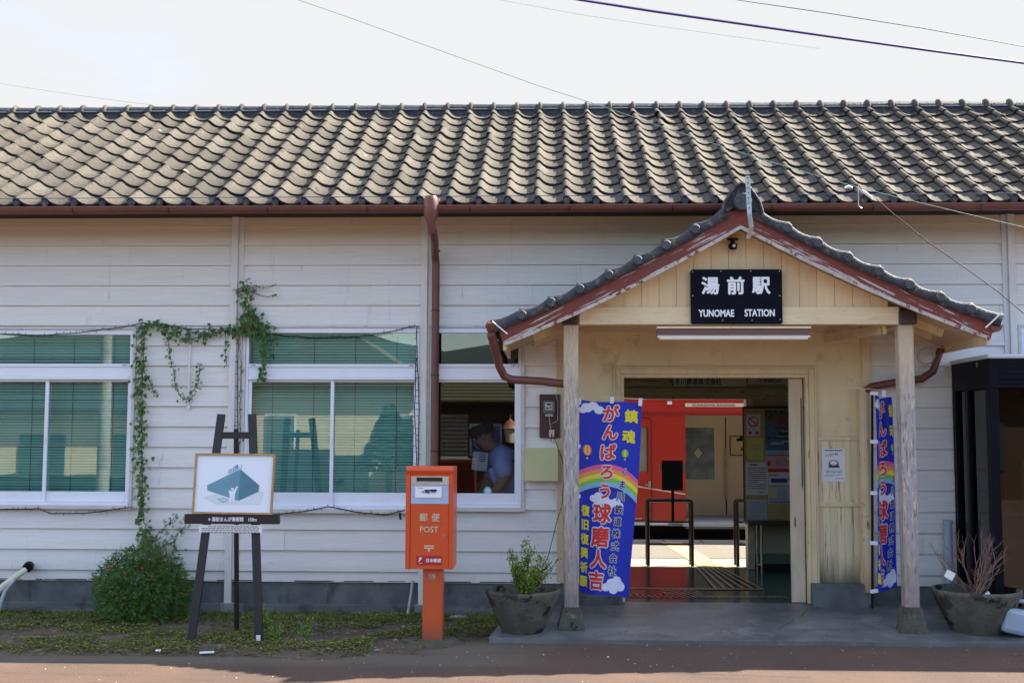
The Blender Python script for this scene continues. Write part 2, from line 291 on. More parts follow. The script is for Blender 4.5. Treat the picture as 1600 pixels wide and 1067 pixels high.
def yband(m, col2, y0, y1, xmax):
    t = m.node_tree; n = t.nodes; l = t.links; b = n['Principled BSDF']; src = b.inputs['Base Color'].links[0].from_socket
    g = n.new('ShaderNodeNewGeometry'); s_ = n.new('ShaderNodeSeparateXYZ'); l.new(g.outputs['Position'], s_.inputs[0])
    no = n.new('ShaderNodeTexNoise'); no.inputs['Scale'].default_value = 2.5; no.inputs['Detail'].default_value = 8; no.inputs['Roughness'].default_value = .7
    ma = n.new('ShaderNodeMath'); ma.operation = 'MULTIPLY_ADD'; l.new(no.outputs[0], ma.inputs[0]); ma.inputs[1].default_value = .5; l.new(s_.outputs['Y'], ma.inputs[2])
    r_ = n.new('ShaderNodeMapRange'); r_.inputs[1].default_value = y0+.25; r_.inputs[2].default_value = y1+.25; l.new(ma.outputs[0], r_.inputs[0])
    rx2 = n.new('ShaderNodeMapRange'); rx2.inputs[1].default_value = xmax; rx2.inputs[2].default_value = xmax-.5; l.new(s_.outputs['X'], rx2.inputs[0])
    mu = n.new('ShaderNodeMath'); mu.operation = 'MULTIPLY'; l.new(r_.outputs[0], mu.inputs[0]); l.new(rx2.outputs[0], mu.inputs[1])
    x = n.new('ShaderNodeMix'); x.data_type = 'RGBA'; l.new(mu.outputs[0], x.inputs[0]); l.new(src, x.inputs[6]); x.inputs[7].default_value = (*col2, 1); l.new(x.outputs[2], b.inputs['Base Color'])
yband(ASPH, (.12, .10, .078), -2.22, -2.0, .1)
def edge(x):  # where the asphalt starts
    if x < -.5:
        return -1.93+.05*math.sin(x*1.7)+.06*noise.noise((x*1.3, 5, 0))+.03*noise.noise((x*7, 1, 0))+.02*noise.noise((x*19, 2, 0))+(.68*max(0, (x+1.5)/1.0) if x > -1.5 else 0)
    return -1.25
m = MB(); xs = [-40, -20, -12]+[-9+.04*i for i in range(int(12/.04)+1)]+[3.2, 4, 6, 12, 20, 40]
z = GZ+.004
for a, b in zip(xs, xs[1:]):
    m.add([(a, -14, z), (b, -14, z), (b, edge(b), z-.004), (a, edge(a), z-.004)], [(0, 1, 2, 3)], ASPH)
m.add([(-40, -14, z), (-40, -15, z), (40, -15, z), (40, -14, z)], [(0, 1, 2, 3)], ASPH)
m.add([(-40, -19, z), (40, -19, z), (40, -15, z), (-40, -15, z)], [(0, 1, 2, 3)], ASPH)
struct(m, 'road')
# concrete slab of the entrance
m = MB(); zf = -.068; zb = .028
pts = [(-.47, zf), (3.5, zf)]
m.add([(-.47, -1.22, zf), (-.1, -1.26, zf), (3.4, -1.25, zf), (6.5, -1.22, zf), (6.5, 0.02, zb), (-.3, 0.02, zb), (-.47, -1.22, GZ-.05), (-.1, -1.26, GZ-.05), (3.4, -1.25, GZ-.05), (6.5, -1.22, GZ-.05), (-.3, .02, GZ-.05)],
      [(0, 1, 2, 3, 4, 5), (6, 7, 1, 0), (7, 8, 2, 1), (8, 9, 3, 2), (10, 6, 0, 5)], mat('slab_concrete', (.17, .18, .19), (.085, .09, .095), .42, 1.6, (1, 1, 1), .3, 60, spots=[(.055, .058, .058), (.26, .265, .26)], spot_scale=2.6, spot_lo=.56, spot_soft=.2))
struct(m, 'entrance_slab')
# concourse floor (painted, glossy) and tactile strips
FT = mat('teal_floor_paint', (.035, .11, .11), (.02, .07, .075), .16, 3, spots=(.06, .12, .12), spot_scale=8, streak=(.6, 4, 1), spot_lo=.6)
FR = mat('maroon_floor_paint', (.26, .035, .04), (.17, .025, .03), .16, 3, spots=(.08, .05, .05), spot_scale=8, streak=(.6, 4, 1), spot_lo=.6)
m = MB(); m.box(-6, 6.5, .022, 2.62, -.15, .026, FT); struct(m, 'concourse_floor')
m = MB(); m.quad((.2, .95, .030), (1.26, .95, .030), (1.42, 2.40, .030), (.2, 2.40, .030), FR)
m.quad((.2, .45, .030), (1.22, .45, .030), (1.25, .80, .030), (.2, .80, .030), FR); struct(m, 'red_floor_area')
YL = mat('worn_yellow_strip', (.40, .27, .07), (.22, .16, .06), .5, 12, spots=(.08, .07, .06), spot_scale=20, spot_lo=.6)
m = MB(); m.quad((.2, .82, .032), (1.95, .82, .032), (1.95, .93, .032), (.2, .93, .032), YL)
for i in range(28):
    x = .62+i*.053; m.quad((x, .27, .034), (x+.02, .27, .034), (x-.02, .43, .034), (x-.045, .43, .034), YL)
PALE = mat('pale_tactile_bar', (.42, .40, .34), (.2, .2, .18), .4, 20)
for k in range(6):
    a = Vector((1.93-.085*k, .86, .035)); b = Vector((1.80-.05*k, 2.6, .035)); m.quad(a, a+Vector((.028, 0, 0)), b+Vector((.022, 0, 0)), b, PALE)
for k in range(6):
    for j in range(2):
        x = 1.32-.055*k; y = .45+.2*j; m.quad((x, y, .036), (x+.022, y, .036), (x-.03, y+.15, .036), (x-.052, y+.15, .036), PALE)
struct(m, 'tactile_strip')
# platform
PLC = mat('pale_platform_concrete', (.40, .36, .28), (.32, .29, .23), .8, 4, bump=.2, bscale=60)
PLG = mat('pebbled_platform', (.20, .18, .155), (.14, .13, .11), .9, 30, bump=.6, bscale=220, spots=(.28, .26, .22), spot_scale=90, spot_lo=.6)
m = MB(); m.box(-8, 9, 2.62, 5.95, -.9, .020, PLC)
m.box(-8, 9, 3.62, 5.40, .020, .024, PLG); m.box(-8, 9, 3.55, 3.62, .020, .026, mat('drain_grate', (.25, .25, .25), (.1, .1, .1), .5, 60))
m.box(-8, 9, 5.48, 5.90, .020, .025, mat('platform_edge_block', (.24, .23, .23), (.18, .18, .18), .8, 10))
for k in range(30): m.box(-6+.5*k, -5.985+.5*k, 5.47, 5.91, .025, .027, DK)
YG = mat('yellow_guide_tile', (.62, .48, .20), (.5, .4, .18), .7, 10)
m.add([(1.60, 2.63, .028), (1.86, 2.63, .028), (1.72, 5.5, .028), (1.46, 5.5, .028)], [(0, 1, 2, 3)], YG)
struct(m, 'platform')
m = MB(); m.box(-30, 30, 5.96, 14, -1.2, -.85, mat('track_ballast', (.2, .18, .16), (.1, .09, .08), .95, 30, bump=1, bscale=60)); struct(m, 'track_bed')

# ------------------------------------------------------------------ station building
ST = thing('station_building', 'long cream and white wooden station building with a weathered grey tiled roof', 'station', (0, 1.2, 0))
wins = [(-5.19, -3.675, .825, 2.36), (-2.675, -1.15, .80, 2.375), (-1.06, -.262, .82, 2.375), (4.02, 5.5, .82, 2.375)]
door = (.585, 2.20, -.02, 2.0)
rows = [.197, .2724]+[.803+.1769*(k-2) for k in range(0, 15)]
rows = [.197]+[.803+.1769*k for k in range(-3, 15) if .803+.1769*k > .25 and .803+.1769*k < 3.30]+[3.40]
PL0, PL1, PLT = .075, 2.70, 2.62      # smooth panel around the doorway
holes = wins+[door, (PL0, PL1, -.1, PLT)]
def boards(mb, xa, xb, rows, holes, mt, y=0.0, prot=.019):
    for r0, r1 in zip(rows, rows[1:]):
        cuts = sorted({r0, r1}|{h for hh in holes for h in hh[2:4] if r0 < h < r1})
        # butt joints
        js = [xa, xb]; x = xa+R.uniform(.8, 5.4)
        while x < xb-.5: js.append(x); x += 5.46
        js = sorted(js)
        for ja, jb in zip(js, js[1:]):
            jit = R.uniform(-.0015, .0015)
            for z0, z1 in zip(cuts, cuts[1:]):
                zm = (z0+z1)/2; iv = [(ja+.0008, jb-.0008)]
                for h in holes:
                    if h[2] < zm < h[3]:
                        nv = []
                        for a, b in iv:
                            if h[1] <= a or h[0] >= b: nv.append((a, b)); continue
                            if a < h[0]: nv.append((a, h[0]))
                            if b > h[1]: nv.append((h[1], b))
                        iv = nv
                for a, b in iv:
                    if b-a < .01: continue
                    yo = lambda z: y-prot*(1-(z-r0)/(r1-r0))-.004+jit
                    bt = z0 == r0
                    vs = [(a, yo(z0), z0+(.0015 if bt else 0)), (b, yo(z0), z0+(.0015 if bt else 0)), (b, yo(z1), z1), (a, yo(z1), z1)]
                    fs = [(0, 1, 2, 3)]
                    if bt: vs += [(a, y+.01, z0+.0015), (b, y+.01, z0+.0015)]; fs.append((4, 5, 1, 0))
                    mb.add(vs, fs, mt)
m = MB(); boards(m, -9.0, 8.5, rows, holes, WALL)
# wall body behind the boards (real thickness), cut round the openings
def wallbody(mb, xa, xb, z0, z1, y0, y1, holes, mt):
    zs = sorted({z0, z1}|{h for hh in holes for h in hh[2:4] if z0 < h < z1})
    for a, b in zip(zs, zs[1:]):
        zm = (a+b)/2; x = xa
        for h in sorted(h for h in holes if h[2] < zm < h[3]):
            if h[0] > x: mb.box(x, h[0], y0, y1, a, b, mt)
            x = max(x, h[1])
        if x < xb: mb.box(x, xb, y0, y1, a, b, mt)
INW = mat('inner_wall_paint', (.46, .45, .33), (.38, .37, .27), .7, 3)
wallbody(m, -9, 8.5, .0, 3.45, .012, .09, wins+[door], INW)
m.box(-9, 8.5, -.004, .012, 3.36, 3.45, DK)
m.build('wall', ST)
m = MB()
wallbody(m, PL0, PL1, .02, PLT, -.008, .012, [door], PLAST)
m.build('entrance_panel', ST)
m = MB()
m.box(-9, .60, -.012, .011, -.2, .185, CONC); m.box(-9, .55, -.05, -.012, -.2, -.005, mat('foundation_ledge', (.17, .18, .19), (.09, .095, .10), .9, 4, (.4, 1, 3), .4, 50, spots=(.04, .045, .04), spot_scale=4, spot_lo=.56, spot_soft=.12))
m.box(2.70, 8.5, -.012, .011, -.2, .185, CONC)
m.build('foundation', ST)
m = MB()
for a, b in ((-9, PL0), (PL1, 8.5)): m.box(a, b, -.026, .0, .183, .198, TRIM)
m.build('sill_board', ST)
for k in range(9):   # fine cracks running across the slab edge
    pass
for k in range(26):   # cracked dark gaps under the lowest board
    m = MB(); x = R.uniform(-5.2, .0); m.box(x, x+R.uniform(.05, .35), -.0275, -.0262, .186+R.uniform(0, .004), .195, DK); m.build('rotten_gap', ST)
# vertical battens
for x, z0 in ((-2.785, .0), (-1.11, .0), (3.955, .2)):
    m = MB(); m.box(x-.03, x+.028, -.048, -.002, z0, 3.36, TRIM); m.box(x+.028 if x != 3.955 else x-.075, x+.075 if x != 3.955 else x-.03, -.026, -.002, z0+.2, 3.36, TRIM)
    m.build('vertical_batten', ST, bevel=.003)
    m = MB(); m.box(x-.06, x+.06, -.07, -.0125, -.2, z0+.002, CONCL)
    if z0 == 0: m.build('batten_footing', ST, bevel=.006)
m = MB(); m.box(.045, .10, -.03, -.002, .2, 2.5, WALLY); m.build('corner_batten', ST, bevel=.003)
m = MB(); m.box(2.66, 2.735, -.04, -.0085, .16, 2.5, CREAM); m.build('corner_batten', ST, bevel=.003)
# cream boards left of the entrance under the porch roof
# entrance wall: lintel board, lower panel
m = MB(); m.box(.12, 2.655, -.03, -.0085, 2.33, 2.45, CREAMH); m.build('wall_beam', ST, bevel=.004)
x0 = xx(1270, 0, 800); x1 = xx(1345, 0, 800)
m = MB(); nb = 6; wv = (x1-x0-.04)/nb
LP = mat('lower_panel_paint', (.74, .62, .40), (.67, .55, .35), .65, 5, (5, 5, .6), .2, 20, island=.05)
zband(LP, (.10, .085, .06), .46, .20, .92)
stain(LP, (.07, .055, .04), (34, 34, 1.8), .56, .06, .75)
for i in range(nb):
    a = x0+.02+i*wv
    m.box(a+.0015, a+wv-.0015, -.014, -.0085, .185, .845, LP); m.box(a+.0015, a+wv-.0015, -.014, -.0085, .88, 1.405, LP)
m.build('vertical_board_panel', ST)
for z in (.845, 1.405): m = MB(); m.box(x0+.01, x1, -.028, -.0085, z, z+.035, CREAM); m.build('panel_rail', ST, bevel=.003)
m = MB(); m.box(xx(1262), xx(1348), -.12, -.0085, .0, .205, CONC); m.build('concrete_plinth', ST, bevel=.01)
m = MB(); m.box(.12, .60, -.12, -.0085, .0, .10, CONC); m.build('concrete_plinth', ST, bevel=.01)
# door frame
dx0, dx1, dzt = xx(975, 0, 600), xx(1257, 0, 600), zz(590)
df = MB()
for k, (e, t, y) in enumerate(((.0, .03, -.02), (.03, .045, -.034), (.075, .016, -.046))):
    df.box(dx0-e-t, dx0-e-.001, y, .05, .03, dzt+e+t, CREAM); df.box(dx1+e+.001, dx1+e+t, y, .05, .03, dzt+e+t, CREAM)
    df.box(dx0-e, dx1+e, y, .05, dzt+e+.001, dzt+e+t, CREAM)
dfr = df.build('door_frame', ST, bevel=.002)
m = MB(); a, b = xx(1238, .03, 900), xx(1256, .03, 900)
m.box(a, b+.02, .052, .088, .03, dzt, mat('pale_door_paint', (.62, .52, .38), (.50, .41, .29), .55, 5, (3, 3, .5), .2, 20, spots=(.2, .16, .1), spot_scale=8, streak=(3, 3, .8), spot_lo=.69))
sd = m.build('sliding_door', ST, bevel=.002)
m = MB(); hx = xx(1244, 0, 800); m.box(hx-.008, hx+.008, .047, .0515, .66, .76, STEEL); m.box(hx-.004, hx+.004, .0455, .0468, .675, .745, DBRN); m.build('handle', sd)
m = MB(); hx = xx(1254, 0, 700); m.box(hx, hx+.007, .045, .0515, 1.0, 1.77, DK); m.build('seal_strip', sd)
# windows
CWOOD = mat('window_wood_trim', (.62, .60, .58), (.52, .50, .48), .6, 6, (1, 1, 4), .2, 20, spots=(.12, .09, .08), spot_scale=9, streak=(.7, 1, 5), spot_lo=.66)
def window(x0, x1, z0, z1, mull, gl, leftcut=False):
    m = MB()
    e = .028
    m.box(x0-e, x1+e, -.036, .03, z1, z1+.022, CWOOD); m.box(x0-e, x0, -.034, .03, z0, z1, CWOOD); m.box(x1, x1+e, -.034, .03, z0, z1, CWOOD)
    m.box(x0-e-.01, x1+e+.01, -.06, .03, z0-.03, z0, CWOOD)
    fr = m.build('window', ST, bevel=.002)
    za, zb_, zc = zz(525)-zz(516), 0, 0
    t_top = z1-.045; t_bot = zz(569); l_top = zz(597); l_bot = zz(771)
    m = MB(); f = .026
    y0, y1 = -.022, .04
    m.box(x0+.001, x1-.001, y0, y1, t_top, z1-.001, ALU)
    m.box(x0+.001, x0+f, y0, y1, z0+.03, t_top-.0005, ALU); m.box(x1-f, x1-.001, y0, y1, z0+.03, t_top-.0005, ALU)
    m.box(x0+f+.0005, x1-f-.0005, y0-.006, y1, t_bot-.028, t_bot, ALU); m.box(x0+f+.0005, x1-f-.0005, y0+.004, y1, l_top+.045, t_bot-.0285, ALU)
    m.box(x0+f+.0005, x1-f-.0005, y0-.012, y1, l_top+.018, l_top+.0445, ALU)
    m.box(x0+.001, x1-.001, y0-.022, y1, z0+.001, z0+.029, ALU); m.box(x0+.001, x1-.001, y0-.03, y0-.0225, z0+.001, z0+.012, ALU)
    m.build('frame', fr, bevel=.002)
    m = MB(); m.box(x0+f, x1-f, .004, .008, t_bot, t_top, gl); m.build('transom_pane', fr)
    xs = [x0+f+.0005, mull, x1-f-.0005] if mull else [x0+f+.0005, x1-f-.0005]
    for i in range(len(xs)-1):
        a, b = xs[i], xs[i+1]; yo = -.010 if i == 0 else .012
        if i == 0 and mull: b += .018
        if i == 1: a -= .018
        m = MB(); s = .030 if i == 0 else .022
        m.box(a, a+s, yo, yo+.02, z0+.0295, l_top+.0175, ALU); m.box(b-s, b, yo, yo+.02, z0+.0295, l_top+.0175, ALU)
        m.box(a+s+.0004, b-s-.0004, yo, yo+.02, l_top-.001, l_top+.0175, ALU); m.box(a+s+.0004, b-s-.0004, yo, yo+.02, z0+.0295, l_bot, ALU)
        m.build('sash', fr, bevel=.0015)
        m = MB(); m.box(a+s, b-s, yo+.008, yo+.012, l_bot, l_top, gl); m.build('pane', fr)
        if mull and i == 0:
            m = MB(); m.box(b-.022, b-.010, yo-.008, yo-.0005, 1.36, 1.42, WHITE); m.build('latch', fr)
    for u_ in (x0+.05, x1-.09): m = MB(); m.box(u_, u_+.04, y0-.0075, y0-.0062, t_bot-.016, t_bot-.010, DK); m.build('drain_slot', fr)
for i, (a, b, c, d) in enumerate(wins):
    window(a, b, c, d, [xx(71, 0, 690), xx(518, 0, 690), None, 4.78][i], GLASS if i in (0, 1) else GLASSD)
# interior shell
m = MB(); FL = mat('office_floor', (.10, .08, .06))
m.box(-9, 8.5, 2.50, 2.58, 1.83, 3.3, INW)                       # rear wall above the openings
m.box(-9, .10, 2.50, 2.58, 0, 1.83, INW); m.box(2.155, 8.5, 2.50, 2.58, 0, 1.83, INW)
m.box(.10, .18, .0905, 2.4995, .03, 3.0, INW); m.box(3.9, 3.98, .0905, 2.4995, .03, 3.0, INW); m.box(-9, -8.92, .0905, 2.4995, 0, 3.0, INW); m.box(8.42, 8.5, .0905, 2.4995, 0, 3.0, INW)
m.build('inner_wall', ST)
m = MB(); CE = mat('ceiling_board', (.22, .21, .16), (.16, .15, .12), .8, 4, (1, 8, 1)); m.box(-8.9, 8.4, .0905, 2.4995, 2.62, 2.68, CE); m.build('ceiling', ST)
m = MB()
BM = mat('rear_beam_paint', (.42, .40, .26), (.30, .28, .18), .7, 6, (1, 1, 5), spots=(.12, .05, .03), spot_scale=8, spot_lo=.66)
m.box(.2, 3.88, 2.44, 2.4995, 1.83, 1.87, BM); m.box(.2, 3.88, 2.46, 2.4995, 1.90, 1.95, BM); m.box(.2, 3.88, 2.43, 2.4995, 1.975, 2.02, BM)
m.box(.2, 3.88, 2.47, 2.4995, 1.872, 1.898, WALLY)
m.build('rear_header', ST)
m = MB(); m.box(2.085, 2.155, 2.44, 2.60, .03, 1.83, mat('rear_post_paint', (.55, .50, .38), (.45, .4, .3))); m.build('rear_door_post', ST)
m = MB(); m.box(2.157, 3.88, 2.47, 2.4995, .03, .055+.03, DK); m.box(2.157, 3.88, 2.475, 2.4995, .086, .19, mat('teal_skirting', (.12, .2, .19))); m.build('skirting', ST)
# ------------------------------------------------------------------ main tiled roof
RY0, RZ0 = -.57, 3.353; RY1, RZ1 = 1.90, 4.82
sl = math.atan2(RZ1-RZ0, RY1-RY0); LEN = math.hypot(RZ1-RZ0, RY1-RY0); NR = 12; EX = LEN/NR; TW = .2432
PROF = [(-.026, -.004), (-.026, .030), (-.016, .049), (0, .056), (.014, .051), (.028, .038), (.045, .020), (.07, .004), (.10, -.006), (.135, -.010), (.17, -.006), (.20, .004), (.226, .014)]
def tile(mb, fn, u, v, ex, th, mt, jit=0, tw=TW):
    """one clay tile: top skin, front edge and side edge, from v (low front) to v+ex+overlap"""
    sc_ = tw/TW; k = len(PROF); ov = .05
    top = [fn(u+p*sc_, v, h+th+jit) for p, h in PROF]; back = [fn(u+p*sc_, v+ex+ov, h-.002) for p, h in PROF]; bot = [fn(u+p*sc_, v+.002, h+jit-.003) for p, h in PROF]
    r2 = [fn(u+p*sc_, v+.008, h+th+jit+.003) for p, h in PROF]
    vs = bot+top+r2+back
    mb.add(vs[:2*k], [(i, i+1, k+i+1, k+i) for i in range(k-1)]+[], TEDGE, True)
    mb.add(vs[k:], [(r*k+i, r*k+i+1, (r+1)*k+i+1, (r+1)*k+i) for r in range(2) for i in range(1, k-1)], mt, True)
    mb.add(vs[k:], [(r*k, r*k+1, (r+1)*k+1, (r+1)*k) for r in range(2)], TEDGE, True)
m = MB(); nrm = Vector((0, -math.sin(sl), math.cos(sl))); dirv = Vector((0, math.cos(sl), math.sin(sl)))
XR0 = xx(27, -.57, 318)-TW*18; NC = 72
def rf(u, v, h): return Vector((u, RY0, RZ0))+dirv*v+nrm*h
for r in range(NR):
    for c in range(NC):
        j = R.gauss(0, .0022)
        fj = (R.gauss(0, .003), R.gauss(0, .0045), R.gauss(0, .009))
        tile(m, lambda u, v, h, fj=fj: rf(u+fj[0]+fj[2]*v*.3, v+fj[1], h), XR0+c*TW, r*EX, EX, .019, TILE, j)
m.build('roof', ST)
m = MB()
for c in range(NC):   # round end caps of the eave tiles
    m = MB()
    x = XR0+c*TW+.001; cz = RZ0+.022; cy = RY0-.012
    m.tube([(x, cy+.02, cz), (x, cy-.012, cz-.002)], .029, TILED, 16); m.tube([(x, cy-.0125, cz-.002), (x, cy-.016, cz-.002)], .019, TILED, 14)
    m.build('eave_end_cap', ST)
m = MB(); m.add([rf(XR0-.3, .0, -.012), rf(XR0+NC*TW, .0, -.012), rf(XR0+NC*TW, LEN, -.012), rf(XR0-.3, LEN, -.012), rf(XR0-.3, .0, -.035), rf(XR0+NC*TW, .0, -.035), rf(XR0+NC*TW, LEN, -.035), rf(XR0-.3, LEN, -.035)],
   [(0, 1, 2, 3), (7, 6, 5, 4), (4, 5, 1, 0)], DK)
# rear slope down to the platform awning
m.add([(-9.2, 1.9, 4.8), (8.9, 1.9, 4.8), (8.9, 3.86, 2.62), (-9.2, 3.86, 2.62), (-9.2, 1.9, 4.86), (8.9, 1.9, 4.86), (8.9, 3.88, 2.66), (-9.2, 3.88, 2.66)], [(0, 1, 2, 3), (7, 6, 5, 4), (3, 2, 6, 7)], TILED)
m.build('roof_deck', ST)
m = MB(); rz = RZ1-.035
m.box(XR0-.1, XR0+NC*TW, RY1-.105, RY1+.105, rz-.05, rz+.035, TILED); m.box(XR0-.1, XR0+NC*TW, RY1-.12, RY1+.12, rz+.0352, rz+.05, TILED)
for c in range(NC):
    x = XR0+c*TW; j = R.uniform(-.003, .003)
    arc = lambda x, r, dz=0: [(x, RY1+r*math.cos(a), rz+.05+dz+r*.95*math.sin(a)) for a in [math.pi*k/10 for k in range(11)]]
    a1, a2 = arc(x+.018, .082, j), arc(x+TW-.012, .078, j); m.add(a1+a2, [(i, i+1, 12+i, 11+i) for i in range(10)], TILED, True)
    ring = [arc(x-.022, .078), arc(x-.018, .098), arc(x, .106), arc(x+.018, .098), arc(x+.022, .078)]
    m.add(sum(ring, []), [(r*11+i, r*11+i+1, (r+1)*11+i+1, (r+1)*11+i) for r in range(4) for i in range(10)], TILE, True)
    m.box(x+.03, x+TW*.75, RY1-.1215, RY1-.1202, rz+.046, rz+.0495, WHITE)
m.build('ridge', ST)
m = MB()   # eave underside
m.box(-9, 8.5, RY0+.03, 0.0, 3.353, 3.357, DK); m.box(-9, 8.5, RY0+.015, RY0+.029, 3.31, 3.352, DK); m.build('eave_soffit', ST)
# gutter
m = MB(); gy, gz, gr = -.63, 3.302, .050
a = [math.pi+math.pi*k/10 for k in range(11)]
X = [-9.2, 8.6]
for r_, fl in ((gr, 1), (gr-.004, -1)):
    vs = [(x, gy+r_*math.cos(t), gz+.02+r_*math.sin(t)) for x in X for t in a]; m.add(vs, [(i, i+1, 12+i, 11+i) for i in range(10)], GUT, True)
m.box(-9.2, 8.6, gy-gr-.004, gy-gr+.004, gz+.014, gz+.026, GUT)
g = m.build('gutter', ST)
m = MB()
for px in (117, 266, 420, 575, 735, 890, 1050, 1205, 1362, 1530):
    m = MB(); x = xx(px, gy, 325); vs = [(x+d, gy+(gr+.003)*math.cos(t), gz+.02+(gr+.003)*math.sin(t)) for d in (-.006, .006) for t in a]; m.add(vs, [(i, i+1, 12+i, 11+i) for i in range(10)], DBRN, True)
    m.build('gutter_bracket', g)
# downpipe with hopper
X_ = xx(674, gy, 330)
m = MB(); m.tube([(X_, gy-.03, gz+.10), (X_, gy-.03, gz+.07), (X_, gy-.03, gz-.05), (X_, gy-.02, gz-.12), (X_+.01, gy+.01, gz-.19)], [.045, .062, .060, .035, .032], GUT, 14)
xe = xx(681, -.09, 450)
m.tube([(X_+.01, gy+.01, gz-.17), (X_+.02, gy+.08, gz-.24), (xe-.005, -.13, 3.0), (xe, -.10, 2.92), (xe, -.10, 2.0), (xe, -.10, .75), (xe, -.10, -.12)], .034, GUT, 14)
for z_ in (3.03, 2.51, 1.95, 1.30): m.tube([(xe, -.10, z_), (xe, -.10, z_+.012)], .0375, DBRN, 14)
m.build('downpipe', ST)
# thin white conduits
m = MB(); xc = xx(298, 0, 570); m.tube([(xc, -.03, zz(512)), (xc-.003, -.03, zz(634))], .009, WHITE, 6); m.box(xc-.012, xc+.012, -.04, -.018, zz(640), zz(634), WHITE)
m.build('white_conduit', ST)
m = MB(); xc = xx(645, 0, 930); m.tube([(xc, -.03, .2), (xc-.01, -.06, .08), (xc-.03, -.12, -.08)], .013, mat('peeling_pipe', (.42, .45, .46), (.2, .2, .2), .6, 20), 7); m.build('drain_pipe', ST)
# ------------------------------------------------------------------ entrance porch
FOOTM = mat('dark_mossy_stone', (.10, .095, .075), (.055, .055, .045), .95, 9, bump=1, bscale=60, spots=[(.03, .033, .02), (.17, .16, .13)], spot_scale=9, spot_lo=.58, spot_soft=.06)
PO = thing('entrance_porch', 'gabled entrance porch with tiled roof, peeling red bargeboards and two weathered posts', 'porch', (1.45, -.6, 0))
BY = -1.13
A_ = P(1157, 357, BY); EL = P(788, 540, BY); ER = P(1547, 531, BY)
xa, za = A_.x, A_.z; SLOPE = {-1: (xa-EL.x, za-EL.z), 1: (ER.x-xa, za-ER.z)}
SAG = .055
def rz_(side, t):      # lower line of the bargeboard; t 0 apex .. 1 eave
    return za-SLOPE[side][1]*t-SAG*4*t*(1-t)*.75
def rx_(side, t): return xa+side*SLOPE[side][0]*t
def porch_fn(side):
    W, Hh = SLOPE[side]; Lp = math.hypot(W, Hh)
    def fn(u, v, h):   # u along -y depth, v up the slope from the eave
        t = 1-v/Lp; e = .004
        p = Vector((rx_(side, t), u, rz_(side, t))); q = Vector((rx_(side, t+e), u, rz_(side, t+e)))
        d = (p-q).normalized(); n = Vector((0, 1, 0)).cross(d)*(1 if side > 0 else -1)
        if n.z < 0: n = -n
        return p+n*h
    return fn, Lp
BARGE = {-1: barge_mat('peeling_bargeboard_dark', math.radians(27), .60), 1: barge_mat('peeling_bargeboard_pale', math.radians(-27), .59)}
